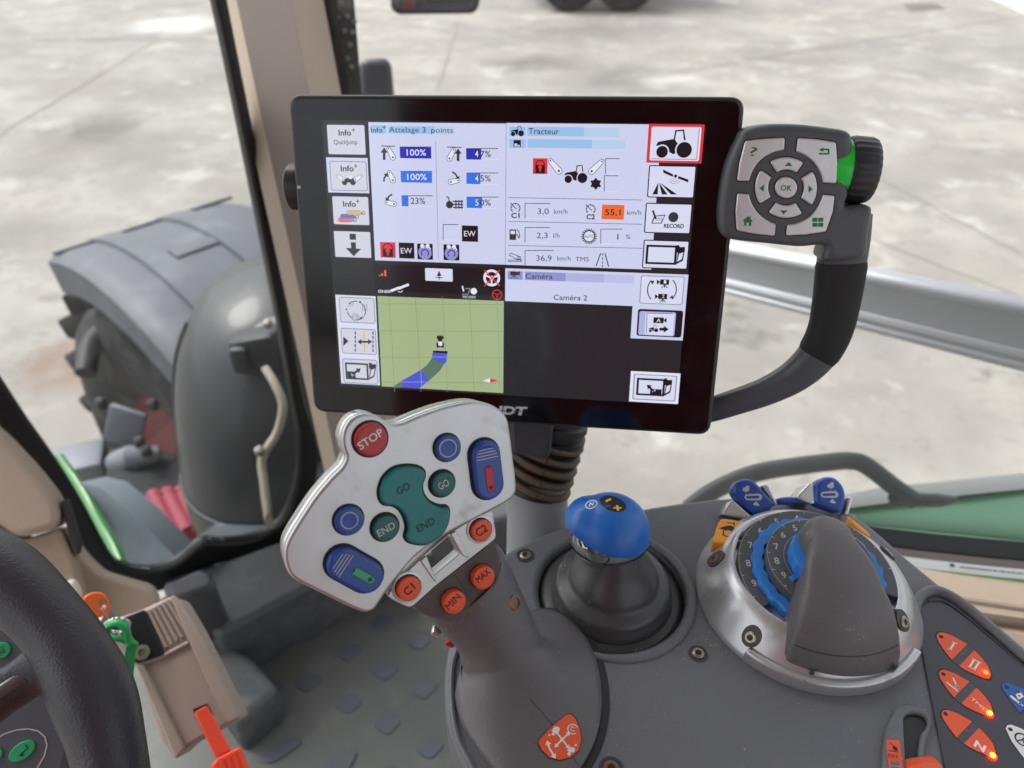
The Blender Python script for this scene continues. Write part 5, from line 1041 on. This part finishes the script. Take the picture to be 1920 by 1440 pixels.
# outer scale sector (open towards the hood), thumbwheels and inner scale
def sector(r0, r1, a0, a1, n=64):
    o_ = [Vector((r1*math.cos(R(a0+(a1-a0)*i/n)), r1*math.sin(R(a0+(a1-a0)*i/n)))) for i in range(n+1)]
    return o_+[Vector((r0*math.cos(R(a1+(a0-a1)*i/n)), r0*math.sin(R(a1+(a0-a1)*i/n)))) for i in range(n+1)]
put('outer_scale', plate([sector(.0305, .0415, -22, 212)], .018, .0242, .0006), SCALE, dial, D2)
put('outer_wheel', lathe([(.0345, .016), (.0345, .0262), (.0335, .0274), (.029, .0275), (.028, .02)], 144, (0, 0), None, lambda j: 1+.018*math.cos(j*2*math.pi/6)), BLUEW, dial, D2)
put('inner_scale', plate([[Vector((.0284*math.cos(R(4*i)), .0284*math.sin(R(4*i)))) for i in range(90)]], .018, .0335, .001), SCALE, dial, D2)
put('inner_wheel', lathe([(.0175, .03), (.0175, .0405), (.0168, .0415), (.012, .042)], 108, (0, 0), None, lambda j: 1+.02*math.cos(j*2*math.pi/6)), BLUEW, dial, D2)
put('wheel_pointer', plate([sector(.0215, .034, 66, 72, 4)], .024, .0288, .0006), BLUEW, dial, D2)
put('wheel_pointer', plate([sector(.012, .0225, 205, 214, 4)], .030, .0345, .0006), BLUEW, dial, D2)
k = Ink(D2, .0243)
def pol(r, a): return Vector((r*math.cos(R(a)), r*math.sin(R(a))))
def dtext(k, r, a, s, size):
    vs2, fs, x0, x1 = text_mesh(s, .01); base = len(k.v); c = pol(r, a)
    for v in vs2: k.v.append((c.x+(v.x-(x0+x1)/2)*size, c.y+(v.y-.36)*size, k.h))
    for f in fs: k.f.append(tuple(base+i for i in f)); k.mi.append(k.m(WGREY))
for i, a in enumerate((193, 173, 153, 133, 113, 93)): dtext(k, .0362, a-2, '987654'[i] if i < 6 else '', .0058)
for a in (202, 183, 163, 143, 123, 103, 83, 63, 43, 23, 3): k._line([pol(.0398, a), pol(.0412, a)], .0004, WGREY, 0); k._line([pol(.0338, a), pol(.0346, a)], .0004, WGREY, 0)
k._line([pol(.0411, -20+3*i) for i in range(77)], .0003, TR, 0); k.done('scale_print', dial)
k = Ink(D2, .0337)
for i, a in enumerate((200, 178, 155, 132, 110, 88)): dtext(k, .0237, a, '987654'[i], .0056)
for a in (212, 190, 167, 144, 121, 99, 77, 55, 33): k._line([pol(.0265, a), pol(.0282, a)], .0004, WGREY, 0)
k._line([pol(.0281, 20+4*i) for i in range(50)], .0003, TR, 0); k._line([pol(.0195, 20+4*i) for i in range(50)], .0003, TR, 0); k.done('scale_print', dial)
# hood: a wedge of a dome running into a rounded post on the axis
hp_ = [(.008, .0570, .0142), (.013, .0562, .0142), (.0195, .0535, .0142), (.0255, .0505, .0142), (.034, .0450, .0142), (.041, .0376, .014), (.047, .0285, .0134), (.0515, .0180, .0112), (.0538, .0085, .0080), (.0548, .003, .003), (.0549, .0003, .0003)]
def hsec(h, r, ro, n=180):
    o_ = []
    for i in range(n):
        a = 360*i/n; d_ = abs((a-270+180) % 360-180); wd2 = max(0, h-.041)*1500; t = max(0, min(1, (58+wd2-d_)/(29+wd2*.6))); t = t*t*(3-2*t)
        # blade edges run straight in towards the post
        q_ = ro+(r-ro)*t; o_.append(Vector((.0015+q_*math.cos(R(a)), .001+q_*math.sin(R(a)), h)))
    return o_
hr = [hsec(*q_) for q_ in hp_]; NC = len(hr[0]); cols = [cr([r[j] for r in hr], 4, False) for j in range(NC)]
hr = [[cols[j][i] for j in range(NC)] for i in range(len(cols[0]))]
put('hood', loft(hr), GREY2, dial, DF, ang=70)
put('hood_joint', tube([Vector((.0015+.0532*math.cos(R(a)), .001+.0532*math.sin(R(a)), .0203)) for a in range(241, 300, 2)], .00035, 6), DARK, dial, DF)
# raised silver apron in front of the hood
put('apron', plate([sector(.0565, .0612, 222, 318)], -.001, .0088, .002, 4), SILV, dial, DF)
for a in (252, 296): put('apron_notch', box((.0015+.0572*math.cos(R(a)), .0572*math.sin(R(a)), .0105), (.0022, .0012, .0026), .0002, Matrix.Rotation(R(a-270), 3, 'Z')), DARK, dial, DF)
# ring screws in oval pockets on the slope
for x, y, h, m in ((190, 596, .0150, RUST), (404, 1040, .0130, STEEL), (1266, 1006, .0135, STEEL), (1196, 574, .0155, STEEL)):
    c = at(x, y, h); k_ = 34*DF.k(1400, 1150)/3.13; ph = math.atan2(c.y, c.x); al = R(47)
    nn_ = Vector((math.cos(ph)*math.sin(al), math.sin(ph)*math.sin(al), math.cos(al))); rd = Vector((math.cos(ph)*math.cos(al), math.sin(ph)*math.cos(al), -math.sin(al))); tn = nn_.cross(rd)
    rr_ = c.length; zz = None
    pf = [(.0607, .0015), (.0595, .0035), (.057, .0075), (.0535, .013), (.0495, .0185), (.046, .0215), (.0435, .0228)]
    for (r0_, z0_), (r1_, z1_) in zip(pf, pf[1:]):
        if r1_ <= rr_ <= r0_: zz = z0_+(z1_-z0_)*(rr_-r0_)/(r1_-r0_)
    zz = zz if zz is not None else h
    B_m = Matrix((rd, tn, nn_)).transposed().to_4x4(); Mo = Matrix.Translation(Vector((c.x, c.y, zz))+nn_*.0007) @ B_m
    s = put('screw', lathe([(k_, -.002), (k_, .0007), (k_*.8, .0012), (k_*.5, .0012), (k_*.4, .0007), (k_*.02, .0007)], 20, (0, 0), Mo), m, dial, DF)
    put('star_socket', lathe([(k_*.44, .0013), (k_*.02, .00135)], 24, (0, 0), Mo, lambda j: 1+.28*math.cos(6*2*math.pi*j/24)), MATS['socket_dark'], s, DF)
    put('screw_recess', lathe([(k_*1.55, -.003), (k_*1.5, .0003), (k_*.02, .00035)], 28, (0, 0), Mo @ Matrix.Scale(1.25, 4, (1, 0, 0)) @ Matrix.Translation((-k_*.25, 0, 0))), mat('recess_dark', '#4a4641', .6, var=.1), s, DF)
# amber switches
for pts, h, lab in (([(176, 482), (214, 366), (250, 350), (358, 370), (352, 398), (292, 490), (204, 490)], .0165, 1), ([(968, 340), (1000, 352), (1100, 440), (1080, 452), (1040, 420)], .019, 0)):
    lp = cr([at(x, y, h+.003) for x, y in pts], 3)
    s = put('amber_switch', plate([lp], h-.012, h+.003, .0012, 3), AMBER, dial, DF)
    if lab:
        k = Ink(DF, h+.0031, DZ); k.disc(282, 408, 22, INKB, 0); k.poly([(212, 408), (262, 392), (262, 424)], INKB, 0); k.line([(262, 376), (304, 380)], 6, INKB, 0); k.line([(240, 420), (238, 448), (266, 458)], 7, INKB, 0); k.line([(300, 372), (304, 396)], 6, INKB, 0); k.done('switch_mark', s)
# blue paddles between silver cheeks
pn_ = (Vector((0, -.62, .78))); PF = Frame(P(1470, 945, .462), pn_, (0, 1, 0))
def pz(pts, h=0): return PF.L(DZ(pts), h)
for pts, marks in (([(296, 190), (310, 142), (350, 118), (402, 121), (442, 150), (500, 214), (545, 262), (522, 288), (470, 312), (420, 322), (370, 282), (320, 232)], (372, 185, 420, 225)),
            ([(775, 182), (790, 132), (838, 106), (892, 111), (936, 150), (956, 202), (952, 262), (930, 312), (880, 302), (792, 268), (776, 240)], (868, 165, 868, 210))):
    o = put('blue_paddle', plate([cr(pz(pts), 4)], -.012, .001, .003, 4), BLUEP, dial, PF)
    x0, y0, x1, y1 = marks; k = Ink(PF, .0011, DZ); PW = WGREY
    k.disc(x0, y0-4, 20, PW, 0, 14); k.disc(x0+8, y0-18, 12, PW, 0, 9); k.ring(x0+12, y0+14, 16, 5, PW, 0, 200, 340); k.caps((x1-40, y1+2), (x1+26, y1), 17, 20, PW, 1); k.caps((x1-40, y1+2), (x1+20, y1), 8, 8, BLUEP, 2); k.disc(x1+22, y1, 8, BLUEP, 2); k.poly([(x1-8, y1+44), (x1+10, y1+24), (x1+34, y1+50), (x1+12, y1+52)], PW, 1); k.done('paddle_mark', o)
for pts in ([(468, 158), (480, 148), (508, 152), (560, 268), (548, 276), (520, 240)], [(284, 248), (300, 242), (412, 340), (404, 358), (350, 350), (232, 326)], [(738, 146), (752, 140), (772, 148), (782, 258), (760, 268), (664, 228)], [(972, 226), (986, 220), (1002, 232), (974, 330), (950, 328)]):
    put('silver_cheek', plate([rnd(pz(pts, -.001), .0012)], -.02, -.001, .0012, 2), SILVC, dial, PF)
o = put('blue_paddle', plate([cr(pz([(562, 238), (580, 226), (640, 222), (700, 230), (716, 248), (700, 262), (580, 262)], -.004), 4)], -.014, -.004, .002), BLUEP, dial, PF)
put('notch', box((at(352, 446, .0235).x, at(352, 446, .0235).y, .0225), (.0022, .005, .003), .0004, Matrix.Rotation(R(-35), 3, 'Z')), DARK, dial, DF)

# ------------------------------------------------------------------ dash, ignition, steering wheel
dash = thing('dash_trim', 'beige dashboard side trim below the windscreen with a dark hinge strip', 'trim', P(100, 1150, .75))
DT = Frame(P(100, 1000, .80), (.35, -.62, .6), (0, 0, 1))
put('upper_trim', plate([rnd(DT.L([(-120, 720), (0, 808), (60, 872), (104, 928), (116, 962), (112, 988), (40, 1010), (-120, 900)]), .01, 3)], -.05, .012, .008, 3), BEIGE, dash, DT)
put('side_trim', plate([rnd(DT.L([(-120, 905), (42, 1012), (114, 988), (140, 1045), (158, 1100), (178, 1180), (120, 1260), (-120, 1150)]), .006, 3)], -.05, .004, .006, 3), mat('beige_plastic_dark', '#94836f', .5, bump=.2, bs=1100, var=.04, vs_=15), dash, DT)
put('lower_trim', plate([rnd(DT.L([(128, 1010), (152, 1040), (190, 1078), (285, 1105), (298, 1130), (292, 1165), (240, 1260), (160, 1210), (146, 1110)], -.02), .008, 3)], -.07, -.02, .006, 3), BEIGE, dash, DT)
put('hinge_strip', plate([rnd(DT.L([(112, 940), (124, 935), (140, 985), (150, 1018), (146, 1042), (136, 1034)], .004), .003)], -.02, .004, .002), CHAS, dash, DT)
put('switch_cover', plate([rnd(DT.L([(120, 1090), (138, 1088), (150, 1110), (152, 1140), (125, 1140)], .02), .006)], -.02, .02, .005), mat('pale_plastic', '#d8cfc6', .45), dash, DT)
ign = thing('ignition_console', 'beige ribbed ignition console with black switch plate beside the steering wheel', 'console', P(340, 1420, .62))
IF_ = Frame(P(330, 1280, .60), (.18, -.55, .82), (0, 0, 1))
LZ = Z(0, 960, 3)
def iz(pts, h=0): return IF_.L(LZ(pts), h)
put('body', plate([rnd(iz([(640, 600), (800, 545), (960, 470), (1000, 490), (1100, 660), (1355, 1165), (1290, 1200), (1050, 1330), (985, 1400), (900, 1280), (760, 860), (620, 760)]), .004, 3)], -.05, 0, .004, 3), mat('ignition_beige', '#9d8e84', .5, bump=.15, bs=1200, var=.05, vs_=20), ign, IF_)
IB = MATS['ignition_beige']
put('right_rim', plate([rnd(iz([(952, 472), (985, 470), (1110, 660), (1350, 1160), (1280, 1200), (1210, 1060), (1060, 730)], .006), .003, 3)], -.002, .006, .0022, 3), IB, ign, IF_)
put('left_rim', plate([rnd(iz([(760, 862), (800, 850), (1040, 1330), (985, 1398)], .005), .003, 3)], -.002, .005, .002, 3), IB, ign, IF_)
for i in range(5):
    x, y = 836+i*26, 556-i*15
    put('rib', tube([IF_.p3(*LZ([(x, y)])[0], .001), IF_.p3(*LZ([(x+100+i*4, y+205-i*4)])[0], .001)], .0016, 8), IB, ign, IF_)
put('tray_edge', tube([IF_.p3(*LZ([(770, 865)])[0], .001), IF_.p3(*LZ([(900, 820)])[0], .001), IF_.p3(*LZ([(1060, 735)])[0], .001)], .0018, 8), IB, ign, IF_)
put('switch_plate', plate([rnd(iz([(640, 612), (812, 545), (925, 800), (760, 856)], .004), .003)], -.002, .004, .0012), BLACK, ign, IF_)
c = IF_.p(*LZ([(800, 790)])[0], .004); put('socket', lathe([(.006, .0), (.006, .0015), (.003, .002), (.0028, .0005), (.0001, .0005)], 20, c, Matrix.Translation((0, 0, .004))), mat('socket_ring', '#8f8b7c', .4, metal=.5), ign, IF_)
kt = thing('ignition_key', 'orange headed ignition key standing in the switch', 'key', P(190, 1165, .585))
KF = Frame(P(180, 1140, .575), -ray(180, 1140)+RGT*.2, UPV)
ho = [KF.p(*LZ([(575+22*math.cos(R(30*i)), 522+24*math.sin(R(30*i)))])[0]) for i in range(12)]
put('key_head', plate([rnd(KF.L(LZ([(462, 492), (490, 462), (545, 446), (590, 458), (612, 500), (618, 560), (610, 592), (545, 628), (520, 600)])), .004, 4), ho], -.004, .001, .0014, 3), mat('orange_key', '#ee6a18', .38), kt, KF)
put('key_blade', box(P(200, 1176, .585), (.006, .02, .03), .001), STEEL, kt)
kr = thing('key_ring', 'thin steel split ring hanging from the orange key', 'key ring', P(220, 1175, .575))
put('wire_loop', tube([P(192, 1138, .572), P(198, 1150, .570), P(206, 1160, .570)], .0007, 6), STEEL, kr)
rpt = [P(220+24*math.cos(R(a))+4*math.sin(R(a)), 1172+12*math.sin(R(a))-3*math.cos(R(a)), .572+.008*math.sin(R(a))) for a in range(0, 361, 12)]
put('split_ring', tube(rpt, .0011, 8, (0, .5, 1)), CHROME, kr)
tg = thing('key_tag', 'green plastic key tag strap looped through the ring', 'key tag', P(240, 1250, .57))
GT = mat('green_tag', '#12924a', .4, bump=.1, bs=500)
lp = cr([P(x, y, .563) for x, y in [(196, 1188), (205, 1172), (222, 1168), (236, 1180), (240, 1196), (248, 1208)]], 6, False)
put('strap', tube(lp, [.0026]*len(lp), 10, (0, 1, 0), 1.3), GT, tg); put('strap_fold', tube(cr([P(196, 1186, .564), P(215, 1196, .56), P(232, 1200, .562), P(257, 1210, .564)], 5, False), .0024, 8, (0, 1, 0)), GT, tg)
TGF = Frame(P(240, 1245, .564), -ray(240, 1245)+RGT*.3, UPV)
put('tag_leaf', plate([cr(TGF.L(LZ([(720, 745), (775, 740), (762, 800), (755, 880), (740, 965), (715, 940), (690, 870), (700, 800)])), 4)], -.0012, .0008, .0004), GT, tg, TGF)
lv = thing('orange_lever', 'orange flat lever with ribbed handle coming out of the beige console', 'lever', P(380, 1340, .6))
OR2 = mat('orange_lever', '#e3482a', .42, bump=.08, bs=900, var=.05, vs_=30)
LVF = Frame(P(410, 1390, .575), -ray(410, 1390)+UPV*.3+RGT*.2, UPV)
def lz(pts, h=0): return LVF.L(LZ(pts), h)
put('slot', plate([rnd(iz([(1085, 1110), (1165, 1078), (1195, 1130), (1110, 1160)]), .001)], .0003, .0009), BLACK, lv, IF_)
put('strap', plate([rnd(lz([(1095, 1122), (1165, 1085), (1235, 1210), (1305, 1340), (1215, 1380)]), .002)], -.005, 0, .0012, 3), OR2, lv, LVF)
put('handle', plate([rnd(lz([(1192, 1420), (1215, 1388), (1345, 1316), (1365, 1330), (1420, 1480), (1440, 1640), (1260, 1640)], .003), .004)], -.008, .003, .0025, 3), OR2, lv, LVF)
for i in range(4):
    x, y = 1238+i*36, 1388-i*18; put('grip_rib', tube([LVF.p3(*LZ([(x, y)])[0], .003), LVF.p3(*LZ([(x+70, y+200)])[0], .003)], .0016, 8), OR2, lv, LVF)

ip = thing('instrument_panel', 'dark instrument panel with green oval keys behind the steering wheel', 'instrument panel', P(60, 1420, .5))
IP = Frame(P(60, 1330, .47), (.25, -.62, .74), (0, 0, 1))
pnl = put('panel', plate([rnd(IP.L([(-120, 1130), (40, 1150), (130, 1235), (150, 1330), (125, 1440), (100, 1560), (-120, 1560)]), .02, 4)], -.03, 0, .004, 3), mat('panel_film', '#4d4f57', .45, bump=.15, bs=1800, var=.05), ip, IP)
GRNK = mat('green_key', '#1f9a62', .4, var=.06, vs_=60)
def oval(x, y, a, b, rot, draw, name='green_key'):
    k = Ink(IP, .0012, LZ); pts = [(x+a*math.cos(R(t))*math.cos(rot)-b*math.sin(R(t))*math.sin(rot), y+a*math.cos(R(t))*math.sin(rot)+b*math.sin(R(t))*math.cos(rot)) for t in range(0, 360, 12)]
    o = put(name, plate([IP.L(LZ(pts))], -.001, .0011, .0005, 2), GRNK, ip, IP); draw(k)
    if k.f: k.done('key_mark', o)
oval(14, 776, 50, 44, R(-30), lambda k: (k.line([(-10, 800), (20, 770), (28, 792)], 5, INKB), k.line([(-2, 806), (26, 784)], 5, INKB), k.line([(-6, 770), (26, 752)], 4, INKB)))
oval(84, 892, 60, 30, R(-25), lambda k: None); oval(-30, 1365, 50, 38, R(-30), lambda k: None)
oval(126, 1344, 86, 46, R(-35), lambda k: (k.line([(142, 1310), (158, 1328), (118, 1362)], 8, INKB), k.poly([(102, 1372), (130, 1346), (134, 1374)], INKB)))
k = Ink(IP, .0005, LZ); k.line([(-40, 1290), (20, 1250), (90, 1226), (160, 1220), (215, 1232), (252, 1264), (264, 1310), (250, 1370), (215, 1430), (190, 1470)], 7, WGREY, 0); k.done('key_outline', ip)
put('column_cover', plate([cr(IP.L([(100, 1255), (135, 1290), (150, 1350), (150, 1440), (140, 1560), (90, 1560), (80, 1400)], -.004), 3)], -.06, -.004, .004), DARK, ip, IP)

swt = thing('steering_wheel', 'black leather steering wheel rim with a spoke', 'steering wheel', P(-150, 1480, .42))
SF = Frame(P(-235, 1455, .38), (.10, -.60, .80), (0, 0, 1))
# rim traced as a circle in its own plane
cpx = [(-330, 1010), (-200, 1005), (-90, 1032), (10, 1085), (105, 1178), (168, 1290), (202, 1400), (205, 1500), (180, 1610)]
def ring3(): return cr([SF.p3(x, y, 0) for x, y in cpx], 8, False)
rp = ring3(); nR = len(rp)
rad_ = [.0195+.0012*math.sin(i*.35) for i in range(nR)]
put('rim', tube(rp, rad_, 24, SF.n), LEATH, swt, SF, ang=80)
jt = []
sp = [SF.p3(*LZ([q])[0], -.004) for q in ((-200, 1180), (0, 1030), (140, 940), (240, 880), (330, 850))]
put('spoke', tube(sp, [.013, .0125, .0125, .015, .021], 16, SF.n, .6), LEATH, swt, SF, ang=80)
put('spoke_trim', tube([p+Vector((0, 0, .007)) for p in sp[:4]], [.004, .0038, .0036, .001], 10, SF.n, .6), mat('spoke_gloss', '#6f7074', .25, metal=.4), swt, SF)
for a, b in (((130, 662), (300, 630)), ((405, 1085), (500, 945))):
    q = [SF.p3(*LZ([p])[0], .0155) for p in (a, ((a[0]+b[0])/2, (a[1]+b[1])/2-4), b)]
    put('stitch', tube(q, .0007, 6), mat('stitch_grey', '#55565a', .6), swt, SF)
